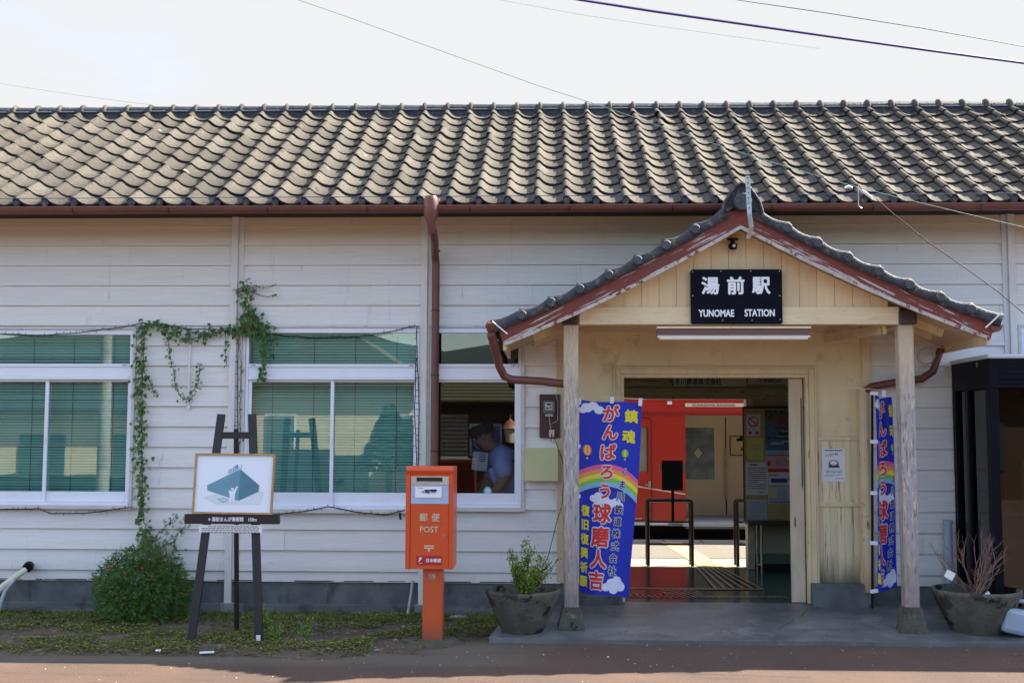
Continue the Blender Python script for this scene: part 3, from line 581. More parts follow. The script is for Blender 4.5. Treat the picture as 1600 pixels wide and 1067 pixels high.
for side in (-1, 1):
    fn, Lp = porch_fn(side); K = 40; BH = .150
    m = MB(); vs = []; at = []
    for i in range(K+1):
        t = i/K
        for y in (BY, BY+.035):
            for h in (0, .028, BH*.5, BH*(.86 if t > .9 else 1)):
                p = fn(y, Lp*(1-t), h)
                if i == 0: p = Vector((xa, y, za+h*1.12))
                vs.append(p); at.append(1.0 if h < .01 else (.55 if h < .05 else (.1 if h < .1 else .0)))
    fs = []
    for i in range(K):
        b = i*8; c = b+8
        for j in range(3): fs += [(b+j, b+j+1, c+j+1, c+j), (b+4+j, c+4+j, c+5+j, b+5+j)]
        fs += [(b, c, c+4, b+4), (b+3, b+7, c+7, c+3)]
    b = K*8; fs += [(b, b+1, b+5, b+4), (b+1, b+2, b+6, b+5), (b+2, b+3, b+7, b+6)]
    m.add(vs, fs, BARGE[side]); m.build('bargeboard', PO, attr=('edge', at))
    # pale lower fillet
    m = MB(); vs = []
    for i in range(K+1):
        t = i/K
        for y, h in ((BY-.012, -.004), (BY-.012, .022), (BY+.02, .022), (BY+.02, -.004)):
            p = fn(y, Lp*(1-t), h)
            if i == 0: p = Vector((xa, y, za+h))
            vs.append(p)
    m.add(vs, [(i*4+j, i*4+(j+1) % 4, i*4+4+(j+1) % 4, i*4+4+j) for i in range(K) for j in range(4)]+[(K*4, K*4+1, K*4+2, K*4+3)],
          mat('flaky_white_edge', (.50, .45, .43), (.36, .30, .27), .7, 16, spots=(.16, .045, .03), spot_scale=20, spot_lo=.56, spot_soft=.03)); m.build('bargeboard_edge', PO)
    # deck / soffit
    m = MB(); vs = []
    for i in range(K+1):
        for y, h in ((BY+.036, .03), (0-.02, .03), (-.02, .055), (BY+.036, .055)): vs.append(fn(y, Lp*(1-i/K), h))
    m.add(vs, [(i*4+j, i*4+(j+1) % 4, i*4+4+(j+1) % 4, i*4+4+j) for i in range(K) for j in range(4)]+[(K*4+3, K*4+2, K*4+1, K*4)], SOFF); m.build('soffit', PO)
    # rafters
    for y in (-.74, -.48, -.24, -.06):
        m = MB(); vs = []
        for i in range(K+1):
            t = .88*i/K
            for dy, h in ((-.02, -.035), (.02, -.035), (.02, .029), (-.02, .029)): vs.append(fn(y+dy, Lp*(1-t), h))
        m.add(vs, [(i*4+j, i*4+(j+1) % 4, i*4+4+(j+1) % 4, i*4+4+j) for i in range(K) for j in range(4)]+[(K*4+3, K*4+2, K*4+1, K*4)], CREAM); m.build('rafter', PO)
    # eave fascia board along y
    m = MB(); p = fn(0, 0, 0); m.box(p.x-.012, p.x+.012, BY+.04, -.02, p.z-.03, p.z+.06, CREAM); m.build('fascia', PO)
    # roof tiles
    m = MB(); nr = 9; ex = Lp/nr; tw = .235
    for r in range(nr):
        for c in range(4):
            uu = BY+.085+c*tw
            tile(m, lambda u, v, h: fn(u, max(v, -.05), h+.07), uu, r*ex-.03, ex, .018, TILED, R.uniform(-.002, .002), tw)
    m.build('roof_slope', PO)
    # verge tiles: sagging tongue and a round knob each
    nk = 8
    sp = (Lp-.02)/nk
    for k in range(nk):
        v0 = -.03+k*sp; m = MB(); vs = []; q = 12
        for i in range(q+1):
            s_ = i/q; v = v0+s_*(sp+.01)
            sag = -.030*math.sin(math.pi*s_) if k else -.01*math.sin(math.pi*s_)
            hb = BH-.034 if k else BH-.03; ht = BH+.060+sag+.010*(1-s_)
            for y, h in ((BY-.028, hb), (BY-.028, ht-.012), (BY-.012, ht), (BY+.13, ht), (BY+.13, hb)): vs.append(fn(y, min(v, Lp), h))
        fs = [(i*5+j, i*5+(j+1) % 5, i*5+5+(j+1) % 5, i*5+5+j) for i in range(q) for j in range(5)]+[(4, 3, 2, 1, 0), tuple(q*5+j for j in range(5))]
        m.add(vs, fs, TILED, True)
        if k < nk:
            c = fn(BY, v0+sp, BH+.014)
            if k < nk-1: m.tube([(c.x, BY-.05, c.z), (c.x, BY-.042, c.z), (c.x, BY+.12, c.z)], [.032, .040, .040], TILED, 14)
        m.build('verge_tile', PO)
# ridge and end ornament
m = MB(); rzp = za+.235
arc = [(math.cos(math.pi*k/8), math.sin(math.pi*k/8)) for k in range(9)]
m.box(xa-.07, xa+.07, BY+.02, -.62, za+.12, rzp, TILED)
for k in range(3):
    y0 = BY+.04+k*.2; vs = [(xa+.06*c, y, rzp+.055*s_) for y in (y0, y0+.195) for c, s_ in arc]; m.add(vs, [(i, i+1, 10+i, 9+i) for i in range(8)], TILED, True)
m.build('ridge', PO)
m = MB(); oy = BY-.055
dc = P(1160, 316, oy)
m.tube([(dc.x, oy-.03, dc.z), (dc.x, oy-.022, dc.z), (dc.x, oy+.02, dc.z)], [.062, .072, .072], TILED, 24)
hood = [(-.145, -.075), (-.125, .0), (-.085, .075), (-.045, .135), (0, .165), (.045, .135), (.085, .075), (.125, .0), (.145, -.075), (.10, -.06), (.05, -.03), (0, -.02), (-.05, -.03), (-.10, -.06)]
hood = [(a*1.12, b*1.0 if b > 0 else b*1.25) for a, b in hood]
m.prism([(dc.x+a, dc.z+b*.95) for a, b in hood], oy+.0205, oy+.09, TILED)
rim = hood[:9]
m.tube([(dc.x+a*.97, oy+.01, dc.z+b*.93) for a, b in rim], .014, TILED, 6)
m.build('ridge_end_ornament', PO, bevel=.006)
# gable boards
GY = -.96
m = MB(); bz = P(1157, 480, GY).z; bw = .137; x = xa-.0685-bw*8
for i in range(17):
    a, b = x+i*bw+.0015, x+(i+1)*bw-.0015
    def top(xx_):
        sd_ = -1 if xx_ < xa else 1; t = min(.999, abs(xx_-xa)/SLOPE[sd_][0]); return rz_(sd_, t)+.025
    ta, tb = top(a), top(b)
    if ta < bz+.015 and tb < bz+.015: continue
    ta = max(ta, bz+.002); tb = max(tb, bz+.002); poly = [(a, bz), (b, bz), (b, tb)]+([(xa, top(xa-1e-4))] if a < xa < b else [])+[(a, ta)]
    m.prism(poly, GY, GY+.012, GABLE)
m.build('gable_boards', PO)
bx0, bx1 = P(905, 490, -.98).x, P(1405, 490, -.98).x; bb = P(1157, 507, -.98).z
m = MB(); m.box(bx0, bx1, -.985, -.865, bb, bz-.001, CREAMH); m.build('front_beam', PO, bevel=.004)
# posts on concrete feet
for px0, px1, nx0, nx1 in ((881, 903, 880, 905), (1403, 1428, 1413, 1440)):
    a = P(px0, 508, -.955); b = P(px1, 508, -.955); c = P(nx0, 948, -.955); d = P(nx1, 948, -.955)
    zt = bb+(.0 if px0 < 1000 else .0); zb2 = c.z; W_ = .118
    m = MB(); cx0 = (a.x+b.x)/2; cx1 = (c.x+d.x)/2; q = 14; vs = []
    for i in range(q+1):
        s_ = i/q; z_ = zb2+(zt-zb2)*s_; cx = cx1+(cx0-cx1)*s_; w2 = .056+.003*s_; e = .009+.004*noise.noise((cx*5, z_*4, 1))
        for dx, dy in ((-w2+e, -w2), (w2-e, -w2), (w2, -w2+e), (w2, w2-e), (w2-e, w2), (-w2+e, w2), (-w2, w2-e), (-w2, -w2+e)):
            k = 1+.02*noise.noise((dx*40, z_*7, dy*40)); vs.append((cx+dx*k, -.90+dy*k, z_))
    m.add(vs, [(i*8+j, i*8+(j+1) % 8, i*8+8+(j+1) % 8, i*8+8+j) for i in range(q) for j in range(8)]+[tuple(range(7, -1, -1)), tuple(q*8+j for j in range(8))], POSTM)
    po = m.build('post', PO)
    m = MB(); f0, f1 = .112, .068; zb3 = -.08; vs = [(cx1+sx_*r_, -.90+sy*r_, z_) for z_, r_ in ((zb3, f0), (zb3+.05, f0-.008), (zb2-.03, f1+.006), (zb2, f1-.004)) for sx_, sy in ((-1, -1), (1, -1), (1, 1), (-1, 1))]
    m.add(vs, [(i*4+j, i*4+(j+1) % 4, i*4+4+(j+1) % 4, i*4+4+j) for i in range(3) for j in range(4)]+[(12, 13, 14, 15)], FOOTM); m.build('stone_foot', po, bevel=.008)
    # dark block and side beam running back to the wall
    m = MB(); m.box(cx0-.065, cx0+(.055 if px0 < 1000 else .075), -1.00, -.80, bb+.002, bb+.11, DBRN); m.build('bracket_block', PO, bevel=.01)
    m = MB(); m.box(cx0-.05, cx0+.05, -.799, -.03, bb+.0, bb+.11, CREAM); m.build('side_beam', PO, bevel=.004)
# inner ceiling of the porch: small brace at right
m = MB(); m.bar((2.62, -.86, bb-.03), (2.36, -.06, bb-.03), .045, .07, CREAM, (0, 0, 1)); m.build('corner_brace', PO)
# left gutter: runs back along the eave, drops and turns to the post
p = EL
def gut(side, xg, zg, pts, nm):
    m = MB(); a = [math.pi+math.pi*k/8 for k in range(9)]; r_ = .045
    for rr in (r_, r_-.004):
        vs = [(xg+rr*math.cos(t), y, zg+rr*math.sin(t)) for y in (BY-.01, -.05) for t in a]; m.add(vs, [(i, i+1, 10+i, 9+i) for i in range(8)], GUT, True)
    m.add([(xg+r_*math.cos(t), BY-.01, zg+r_*math.sin(t)) for t in a], [tuple(range(9))], GUT)
    g = m.build('gutter', PO)
    m = MB()
    m.tube(pts, .032, GUT, 12); m.build('gutter_pipe', g)
gl = P(764, 512, -1.1)
gut(-1, gl.x+.03, gl.z+.03, [P(767, 522, -1.15), P(774, 548, -1.05), P(780, 572, -.95), P(788, 588, -.9), P(800, 593, -.87), P(850, 596, -.86), P(884, 600, -.86)], 'l')
gr_ = P(1560, 508, -1.1)
gut(1, gr_.x-.03, gr_.z-.01, [P(1470, 545, -.12), P(1464, 562, -.12), P(1458, 580, -.12), P(1440, 592, -.12), P(1400, 597, -.12), P(1362, 604, -.12), P(1349, 612, -.11), P(1348, 622, -.1)], 'r')
CP = mat('cream_rusty_pipe', (.62, .50, .32), (.54, .42, .26), .55, 6, spots=(.25, .09, .03), spot_scale=12, streak=(1, 1, .5), spot_lo=.60, spot_soft=.06)
zband(CP, (.22, .07, .03), .5, .1, .7)
m = MB(); m.tube([P(1348, 607, -.1), P(1350, 680, -.1), P(1354, 800, -.1), P(1358, 925, -.1)], .044, CP, 14); m.tube([P(1352, 780, -.1), P(1352, 783, -.1)], .048, CP, 14); m.build('downpipe', PO)
m = MB(); m.tube([P(769, 502, -1.17), P(793, 522, -1.17)], .006, WHITE, 6); m.build('gutter_strap', PO)
m = MB(); m.tube([P(1566, 488, -1.17), P(1540, 512, -1.17)], .006, WHITE, 6); m.build('gutter_strap', PO)
m = MB(); q = P(767, 507, -1.14); m.tube([(q.x, -1.15, q.z+.02), (q.x, -1.13, q.z-.01), (q.x+.01, -1.08, q.z-.06)], [.03, .045, .035], GUT, 12); m.build('gutter_end', PO)

# station name sign
SG = MB(); sy = -1.015
tl = P(1079, 421, sy); br = P(1223, 506, sy); sx0, sx1, sz0, sz1 = tl.x, br.x, br.z, tl.z
SIGN = mat('black_enamel_sign', (.003, .0035, .009), (.005, .007, .016), .6, 4, spec=.08)
c = .012
SG.prism([(sx0+c, sz0), (sx1-c, sz0), (sx1, sz0+c), (sx1, sz1-c), (sx1-c, sz1), (sx0+c, sz1), (sx0, sz1-c), (sx0, sz0+c)], sy, sy+.028, SIGN)
WT = mat('white_lettering', (.78, .79, .84)); u = (sx1-sx0)/144
for ch, px in (('湯', 1110), ('前', 1150), ('駅', 1190)): SG.text(ch, plane_fn(sx0+(px-1079)*u, sz1-26*u, sy), 29*u, WT, bold=.032)
SG.text('YUNOMAE', plane_fn(sx0+40*u, sz1-70*u, sy), 15.5*u, WT, bold=.025, sx=.74)
SG.text('STATION', plane_fn(sx0+108*u, sz1-69.5*u, sy), 15.5*u, WT, bold=.025, sx=.74)
for a, b in ((3, 4), (48, 3), (95, 3), (140, 3), (3, 42), (140, 42), (50, 81), (96, 81), (140, 80)): SG.disc((sx0+a*u, sy-.002, sz1-b*u), .0035, WT, n=8)
tag(SG.build('station_sign'), 'black station name board with white Japanese and English letters under the gable', 'sign')
# fluorescent light under the beam
ly = -1.02; LT = thing('strip_light', 'long tube light fitting with brown top under the name board', 'light', P(1145, 520, ly))
a = P(1026, 512, ly); b = P(1265, 512, ly)
m = MB(); m.box(a.x, b.x, ly-.04, ly+.04, P(1145, 524, ly).z, P(1145, 514, ly).z, mat('faded_brown_cover', (.13, .07, .065))); m.build('cover', LT)
m = MB(); m.box(a.x, b.x, ly-.05, ly+.05, P(1145, 514, ly).z+.0005, P(1145, 511, ly).z, CREAM); m.build('top_plate', LT)
m = MB(); m.box(a.x+.005, b.x-.003, ly-.03, ly+.03, P(1145, 527.5, ly).z, P(1145, 524, ly).z-.0005, WHITE)
m.tube([(a.x+.02, ly-.02, P(1145, 529, ly).z), (b.x-.02, ly-.02, P(1145, 529, ly).z)], .012, mat('unlit_tube', (.7, .66, .5), rough=.3), 8); m.build('tube', LT)
# security camera
c = P(1145, 384, -1.02); CM = thing('security_camera', 'small black dome camera hanging under the apex of the porch gable', 'camera', c)
m = MB(); m.lathe(c, [(.001, .055), (.045, .055), (.045, .045), (.018, .04), (.018, .02), (.034, .012), (.034, -.012), (.026, -.028), (.001, -.034)], BLK, 16); m.build('housing', CM)
m = MB(); m.tube([(c.x+.004, -1.055, c.z-.006), (c.x+.004, -1.058, c.z-.006)], [.012, .013], STEEL, 12); m.build('lens', CM)
# bent perforated steel strap at the apex
m = MB(); p0, p1, p2, p3 = P(1168, 275, -1.24), P(1171, 335, -1.24), P(1174, 355, -1.23), P(1169, 373, -1.21)
m.bar(p0, p1, .036, .006, STEEL); m.bar(p1, p2, .036, .006, STEEL); m.bar(p2, p3, .036, .006, STEEL)
for k in range(7):
    q = p0.lerp(p1, .06+k*.13); m.disc((q.x, q.y-.0045, q.z), .0055, DK, n=8)
tag(m.build('steel_strap', bevel=.001), 'bent galvanised strap with holes fixed over the porch apex', 'strap')
# coil of wire
m = MB(); c = P(1447, 556, -.5); pts = []
for k in range(110):
    t = k*.36; r_ = .062+.008*math.sin(k*.7); pts.append((c.x+r_*math.cos(t)*1.15, c.y+.02*math.sin(k*.31), c.z+r_*math.sin(t)))
m.tube(pts, .0025, mat('grey_wire', (.35, .36, .36), rough=.4), 4)
tag(m.build('wire_coil'), 'coil of thin grey wire hanging under the right eave of the porch', 'wire')
# ------------------------------------------------------------------ banners
BB = mat('banner_blue', (.012, .030, .50), (.010, .024, .43), .6, 3, trans=.15)
BW = mat('banner_white', (.66, .70, .82)); BR = mat('banner_red', (.62, .03, .02)); BYE = mat('banner_yellow', (.70, .62, .03)); BN = mat('banner_navy', (.01, .012, .09))
RB = [mat('rainbow_'+n_, c_) for n_, c_ in (('pink', (.70, .10, .26)), ('orange', (.75, .28, .08)), ('yellow', (.75, .62, .06)), ('green', (.22, .50, .06)), ('sky', (.20, .42, .75)), ('indigo', (.02, .02, .22)))]
BG = mat('balloon_green', (.16, .45, .05))
def art(mb, fn, me=3.0):
    """banner artwork in sheet units: x 905..1003, y 625..930; fn(x,y,lift)->world"""
    def poly(pts, mt, l):
        # split into a fan of short triangles so the print follows the cloth
        cx = sum(p[0] for p in pts)/len(pts); cy = sum(p[1] for p in pts)/len(pts); st = [((cx, cy), pts[i], pts[(i+1) % len(pts)]) for i in range(len(pts))]; out = []
        while st:
            t = st.pop(); e = [math.dist(t[i], t[(i+1) % 3]) for i in range(3)]; j = e.index(max(e))
            if e[j] > 5:
                a, b, c = t[j], t[(j+1) % 3], t[(j+2) % 3]; md = ((a[0]+b[0])/2, (a[1]+b[1])/2); st += [(a, md, c), (md, b, c)]
            else: out.append(t)
        mb.add([fn(x, y, l) for t in out for x, y in t], [(3*i, 3*i+1, 3*i+2) for i in range(len(out))], mt)
    def ell(cx, cy, rx, ry, mt, l, n=16): poly([(cx+rx*math.cos(2*math.pi*k/n), cy+ry*math.sin(2*math.pi*k/n)) for k in range(n)], mt, l)
    # rainbow
    for k in range(6):
        f = lambda x, kk: 740+kk*7.0-22*(1-((x-950)/48.)**2)*.8+(x-905)*.02
        pts = [(905+i*4.9, f(905+i*4.9, k)) for i in range(21)]; p2 = [(905+i*4.9, f(905+i*4.9, k+1)) for i in range(21)]
        for i in range(20):
            mb.add([fn(x, y, .001) for x, y in (pts[i], pts[i+1], p2[i+1], p2[i])], [(0, 1, 2, 3)], RB[k])
    # clouds
    for cx, cy, r in ((917, 636, 9), (927, 632, 8), (936, 638, 8), (910, 641, 6), (930, 778, 7), (938, 774, 8), (948, 780, 9), (958, 786, 9), (968, 783, 8), (975, 788, 6), (938, 784, 8), (957, 917, 8), (968, 911, 10), (978, 906, 9), (984, 914, 10), (972, 920, 9)):
        ell(cx, cy, r, r*.8, BW, .0012+.00005*(cx % 7))
    # balloons
    for cx, cy, r, cs in ((918, 703, 7.5, (RB[0], RB[2], RB[1])), (979, 706, 5.5, (BG, RB[3], BYE))):
        ell(cx, cy, r, r*1.15, cs[0], .002); ell(cx, cy, r*.62, r*1.13, cs[1], .0022); ell(cx, cy, r*.25, r*1.1, cs[2], .0024)
        poly([(cx-1.5, cy+r*1.5), (cx+1.5, cy+r*1.5), (cx+1.2, cy+r*1.9), (cx-1.2, cy+r*1.9)], BYE, .002)
    def t(ch, cx, cy, s, mt, ol, bold, sx=1):
        if ol: mb.text(ch, lambda gx, gy, l: fn(cx+gx, cy-gy, l), s, ol, bold=bold+.055, layer=.0028, maxe=me, sx=sx)
        mb.text(ch, lambda gx, gy, l: fn(cx+gx, cy-gy, l), s, mt, bold=bold, layer=.0045, maxe=me, sx=sx)
    for i, (ch, y, x, s) in enumerate((('が', 643, 955, 27), ('ん', 673, 954, 26), ('ば', 704, 952, 27), ('ろ', 736, 950, 25), ('う', 766, 948, 25), ('球', 801, 945, 32), ('磨', 838, 943, 33), ('人', 873, 941, 31), ('吉', 907, 938, 30))):
        t(ch, x, y, s, BR, BW, .035)
    for ch, y, x in (('鎮', 647, 987), ('魂', 679, 984)): t(ch, x, y, 21, BYE, None, .04)
    for ch, y, x, s in (('く', 735, 979, 13), ('ま', 755, 977, 14), ('川', 774, 975, 15), ('鉄', 794, 974, 15), ('道', 813, 973, 14), ('株', 832, 972, 15), ('式', 852, 971, 15), ('会', 871, 969, 15), ('社', 891, 968, 16)): t(ch, x, y, s, BN, BW, .025)
    for i, ch in enumerate('復旧復興祈願'): t(ch, 916-.5*i, 799+i*22.5, 18, BYE, None, .035, .8)
def banner(name, label, fn, pole, arm, loops):
    T = thing(name, label, 'banner', pole[1])
    m = MB(); nx_, ny_ = 40, 60
    vs = [fn(905+98*i/nx_, 625+305*j/ny_, 0) for j in range(ny_+1) for i in range(nx_+1)]
    m.add(vs, [(j*(nx_+1)+i, j*(nx_+1)+i+1, (j+1)*(nx_+1)+i+1, (j+1)*(nx_+1)+i) for j in range(ny_) for i in range(nx_)], BB, True)
    art(m, fn)
    m.build('cloth', T)
    m = MB(); m.tube(pole, .010, BLK if name else BLK, 8); m.tube(arm, .003, CREAM, 6); m.build('pole', T)
    for a, b in loops: m = MB(); m.bar(a, b, .03, .006, BW); m.build('loop', T)
def fnL(x, y, l):
    s_ = (x-905)/98.; t_ = (y-625)/305.
    px = 905+s_*(98-19*t_+2*math.sin(t_*5)); py = 624+7*s_+t_*(300+4*s_)+1.5*math.sin(s_*6)
    Y = -.70+.018*math.sin(s_*7+t_*2.2)*(.4+t_)+.02*s_; p = P(px, py, Y); return (p.x, Y-l, p.z)
q = P(900, 617, -.72)
banner('banner_flag', 'blue vertical banner with rainbow and red writing hanging flat beside the left post', fnL,
       [(q.x, -.72, -.05), (q.x, -.72, q.z+.03)], [P(897, 617, -.72), P(1009, 624, -.70)],
       [(P(905, 622, -.71), P(905, 632, -.71)), (P(956, 620, -.712), P(956, 630, -.712)), (P(1001, 622, -.70), P(1000, 634, -.70)), (P(898, 697, -.72), P(907, 697, -.71)), (P(898, 775, -.72), P(907, 775, -.71))])
def fnR(x, y, l):
    s_ = (x-905)/98.; t_ = (y-625)/305.
    w_ = 26+9*t_+4*math.sin(t_*4); ph = s_*8.5+1.2*math.sin(t_*3)+.4
    px = 1365+4*t_+s_*w_+4.5*math.sin(ph)*(1-.3*t_); py = 616+t_*305+9*(1-t_)*s_+4*math.sin(s_*5)
    Y = -.50+.045*math.cos(ph)+.02*s_; p = P(px, py, Y)
    e = .01; dx = w_/98.+4.5*8.5/98.*math.cos(ph)
    return (p.x, Y-l*1.2, p.z)
q = P(1363, 612, -.45)
banner('banner_flag', 'blue vertical banner folded in on itself beside the right post and rusty pipe', fnR,
       [P(1363, 950, -.45), (q.x, -.45, q.z)], [P(1308, 603, -.45), P(1402, 612, -.47)],
       [(P(1360, 614, -.47), P(1372, 615, -.50)), (P(1360, 690, -.47), P(1372, 690, -.50)), (P(1360, 770, -.47), P(1372, 770, -.50)), (P(1360, 848, -.47), P(1372, 848, -.50)), (P(1360, 924, -.47), P(1372, 922, -.50)), (P(1381, 610, -.48), P(1381, 620, -.50))])

# ------------------------------------------------------------------ post box
pb = G(675, 997); PX = Vector((pb.x, -1.24, GZ)); kk = 8.76/1800*1.02
PB = thing('post_box', 'bright orange-red square post box on a thick single leg in front of the window', 'post box', (PX.x, PX.y, GZ))
fy = -1.35
def pz(py): return P(671, py, fy).z
def pxx(px): return P(px, 800, fy).x
x0, x1 = pxx(634), pxx(708); zt, zb_ = pz(728), pz(889); D = .34
m = MB()
r_ = .035; prof = [(fy+.004, zb_), (fy+.004, pz(742))]+[(fy-.012+r_-r_*math.cos(a), zt-r_+r_*math.sin(a)) for a in [math.pi/2*k/6 for k in range(0, 7)]]+[(fy+D-.02, zt-.006), (fy+D, zt-.03), (fy+D, zb_)]
n_ = len(prof)
for a, b in ((x0, x1),):
    vs = [(a, y, z) for y, z in prof]+[(b, y, z) for y, z in prof]
    m.add(vs, [(i, i+1, n_+i+1, n_+i) for i in range(n_-1)]+[(n_-1, 0, n_, 2*n_-1), tuple(range(n_-1, -1, -1)), tuple(range(n_, 2*n_))], ORANGE)
bd = m.build('box_body', PB, bevel=.004)
m = MB(); m.box(x0, pxx(641), fy-.012, fy+.0035, zb_, pz(741), ORANGE); m.box(pxx(701.5), x1, fy-.012, fy+.0035, zb_, pz(741), ORANGE); m.build('side_flange', PB, bevel=.003)
m = MB(); fx0, fx1 = pxx(642), pxx(701)
m.box(fx0, fx1, fy-.010, fy+.003, zb_+.003, pz(788), ORANGE)
cx = pxx(671)
BEI = mat('beige_lettering', (.62, .50, .36))
for ch, px in (('郵', 662), ('便', 681)): m.text(ch, plane_fn(pxx(px), pz(808), fy-.011), .064, BEI, bold=.012)
m.text('POST', plane_fn(cx, pz(826.5), fy-.011), .062, BEI, bold=.008, sx=.95)
for ch, px in zip('POST', (0, 0, 0, 0)): pass
zc = pz(857)
m.box(cx-.036, cx+.036, fy-.0125, fy-.0101, zc+.017, zc+.026, BEI); m.box(cx-.036, cx+.036, fy-.0125, fy-.0101, zc+.001, zc+.010, BEI); m.box(cx-.006, cx+.006, fy-.0125, fy-.0101, zc-.022, zc+.001, BEI)
m.build('front_panel', PB, bevel=.0)
m = MB(); lx = pxx(695); m.tube([(lx, fy-.0105, pz(836)), (lx, fy-.016, pz(836))], .009, STEEL, 12); m.box(lx-.0015, lx+.0015, fy-.0175, fy-.0162, pz(836)-.005, pz(836)+.005, DK); m.build('lock', PB)
m = MB(); m.box(pxx(652), pxx(691), fy-.014, fy-.0104, pz(882), pz(867.5), mat('dark_red_plate', (.42, .015, .02), rough=.4))
m.text('JP', plane_fn(pxx(657.5), pz(873.5), fy-.0145), .032, WHITE, bold=.05, sx=.9); m.text('日本郵便', plane_fn(pxx(678.5), pz(874.8), fy-.0145), .029, WHITE, bold=.03)
m.text('POST', plane_fn(pxx(658), pz(879.5), fy-.0145), .010, WHITE, bold=.03)
m.build('name_plate', PB)
m = MB(); m.box(fx0, fx1, fy-.004, fy+.003, pz(757), pz(744), mat('brushed_slot_plate', (.62, .58, .50), (.45, .42, .38), .35, 8, metal=.3)); m.box(pxx(650.5), pxx(691), fy-.0062, fy-.0042, pz(752.5), pz(745.5), DK)
m.bar((pxx(652), fy-.008, pz(752)), (pxx(690), fy-.008, pz(752)), .004, .004, STEEL); m.build('slot', PB)
m = MB()
a0, a1 = pz(787), pz(757.5)
m.add([(fx0, fy-.010, a0), (fx1, fy-.010, a0), (fx1, fy-.002, a1), (fx0, fy-.002, a1)], [(0, 1, 2, 3)], mat('pale_blue_panel', (.30, .38, .55), (.40, .46, .62), .4, 2))
lx0, lx1, la0, la1 = pxx(648.5), pxx(690), pz(777), pz(760)
m.add([(lx0, fy-.0125, la0), (lx1, fy-.0125, la0), (lx1, fy-.008, la1), (lx0, fy-.008, la1)], [(0, 1, 2, 3)], WHITE)
SB = mat('blue_print', (.03, .05, .35)); ST2 = mat('grey_print', (.25, .25, .28))
for k in range(14):
    x = lx0+.03+.1*R.random(); z_ = (la0+la1)/2+R.uniform(-.008, .012); m.box(x, x+R.uniform(.01, .05), fy-.0155, fy-.014, z_, z_+R.uniform(.004, .01), SB if k % 3 else BLK)
m.box(lx0+.02, lx0+.06, fy-.015, fy-.0145, la1-.012, la1-.009, SB)
m.build('label_panel', PB)
stain(ORANGE, (.30, .07, .03), (60, 60, 9), .66, .03, .6)
m = MB(); lx, rx2 = pxx(660), pxx(690.5); m.box(lx, rx2, fy+.07, fy+.22, GZ-.05, zb_, mat('orange_leg_enamel', (.64, .105, .028), (.52, .08, .024), .4, 3, spots=[(.35, .12, .06), (.18, .09, .05)], spot_scale=26, spot_lo=.66, spot_soft=.05))
m.box(pxx(669), pxx(680), fy+.0685, fy+.0695, pz(906), pz(897), mat('torn_sticker', (.55, .40, .36), (.4, .2, .15), .6, 40)); m.build('leg', PB, bevel=.006)
MOSS = mat('mossy_concrete', (.055, .062, .028), (.08, .075, .06), .95, 9, bump=.5)
m = MB(); pts = [(PX.x+.20*math.cos(a)*(1+.15*noise.noise((math.cos(a)*2, math.sin(a)*2, 0))), PX.y-.01+.17*math.sin(a)) for a in [i*2*math.pi/28 for i in range(28)]]
m.add([(x, y, GZ+.024) for x, y in pts]+[(PX.x+(x-PX.x)*1.2, PX.y+(y-PX.y)*1.2, GZ-.01) for x, y in pts], [tuple(range(28))]+[(i, 28+i, 28+(i+1) % 28, (i+1) % 28) for i in range(28)], MOSS); m.build('footing', PB)

zband(MATS['orange_leg_enamel'], (.16, .09, .06), .06, -.08, .7); stain(MATS['orange_leg_enamel'], (.25, .12, .08), (30, 30, 12), .62, .05, .6)
stain(ASPH, (.27, .22, .17), (140, 140, 140), .60, .03, .8); stain(ASPH, (.045, .035, .035), (1.4, 5, 1), .56, .12, .45)
stain(MATS['slab_concrete'], (.30, .30, .29), (90, 90, 90), .66, .03, .6); stain(MATS['slab_concrete'], (.045, .048, .05), (1.6, 7, 1), .57, .12, .6)
# ------------------------------------------------------------------ easel and picture
e1, e2, e3 = G(298, 1004), G(405, 1004), G(370, 988)
EA = thing('easel', 'black wooden display easel with a ledge carrying a white caption strip', 'easel', ((e1.x+e2.x)/2, e1.y, GZ))
YT = -1.12
def el(py):   # depth of the front legs at a photo height
    return e1.y+(YT-e1.y)*(1004-py)/357.
for (pt, pbt, xb) in ((346, 298, e1), (394, 405, e2)):
    m = MB(); a = P(pt, 647, YT); b = Vector((xb.x, xb.y, GZ-.01)); m.bar(b, a, .062 if pt < 370 else .062, .024, BLACKP)
    if pt > 370: m.box(b.x-.02, b.x+.012, b.y-.0155, b.y-.014, GZ+.01, GZ+.06, WHITE)
    m.build('leg', EA, bevel=.003)
m = MB(); a = P(368, 670, YT+.0); m.bar((e3.x, e3.y, GZ-.01), (a.x, YT+.02, a.z), .034, .022, BLACKP); m.build('leg', EA, bevel=.002)
m = MB(); a, b = P(343, 680, el(680)+.0), P(396, 680, el(680)+.0); m.bar(a, b, .052, .022, BLACKP); m.build('crossbar', EA, bevel=.002)
ly_ = el(810)-.03
m = MB(); a, b = P(288, 810.5, ly_-.03), P(435, 810.5, ly_-.03); LZ = a.z
m.box(a.x, b.x, ly_-.03, ly_+.03, a.z-.036, a.z+.036, BLACKP)
c = P(373, 810, ly_-.03); m.text('←湯前まんが美術館　150m', plane_fn(P(365, 810, ly_).x, a.z, ly_-.031), .036, WT, bold=.02, sx=.85)
m.build('ledge', EA, bevel=.0)
m = MB(); a, b = P(311, 832, ly_-.02), P(410, 820, ly_-.02); m.box(a.x, b.x, ly_-.022, ly_-.018, a.z, b.z, WHITE)
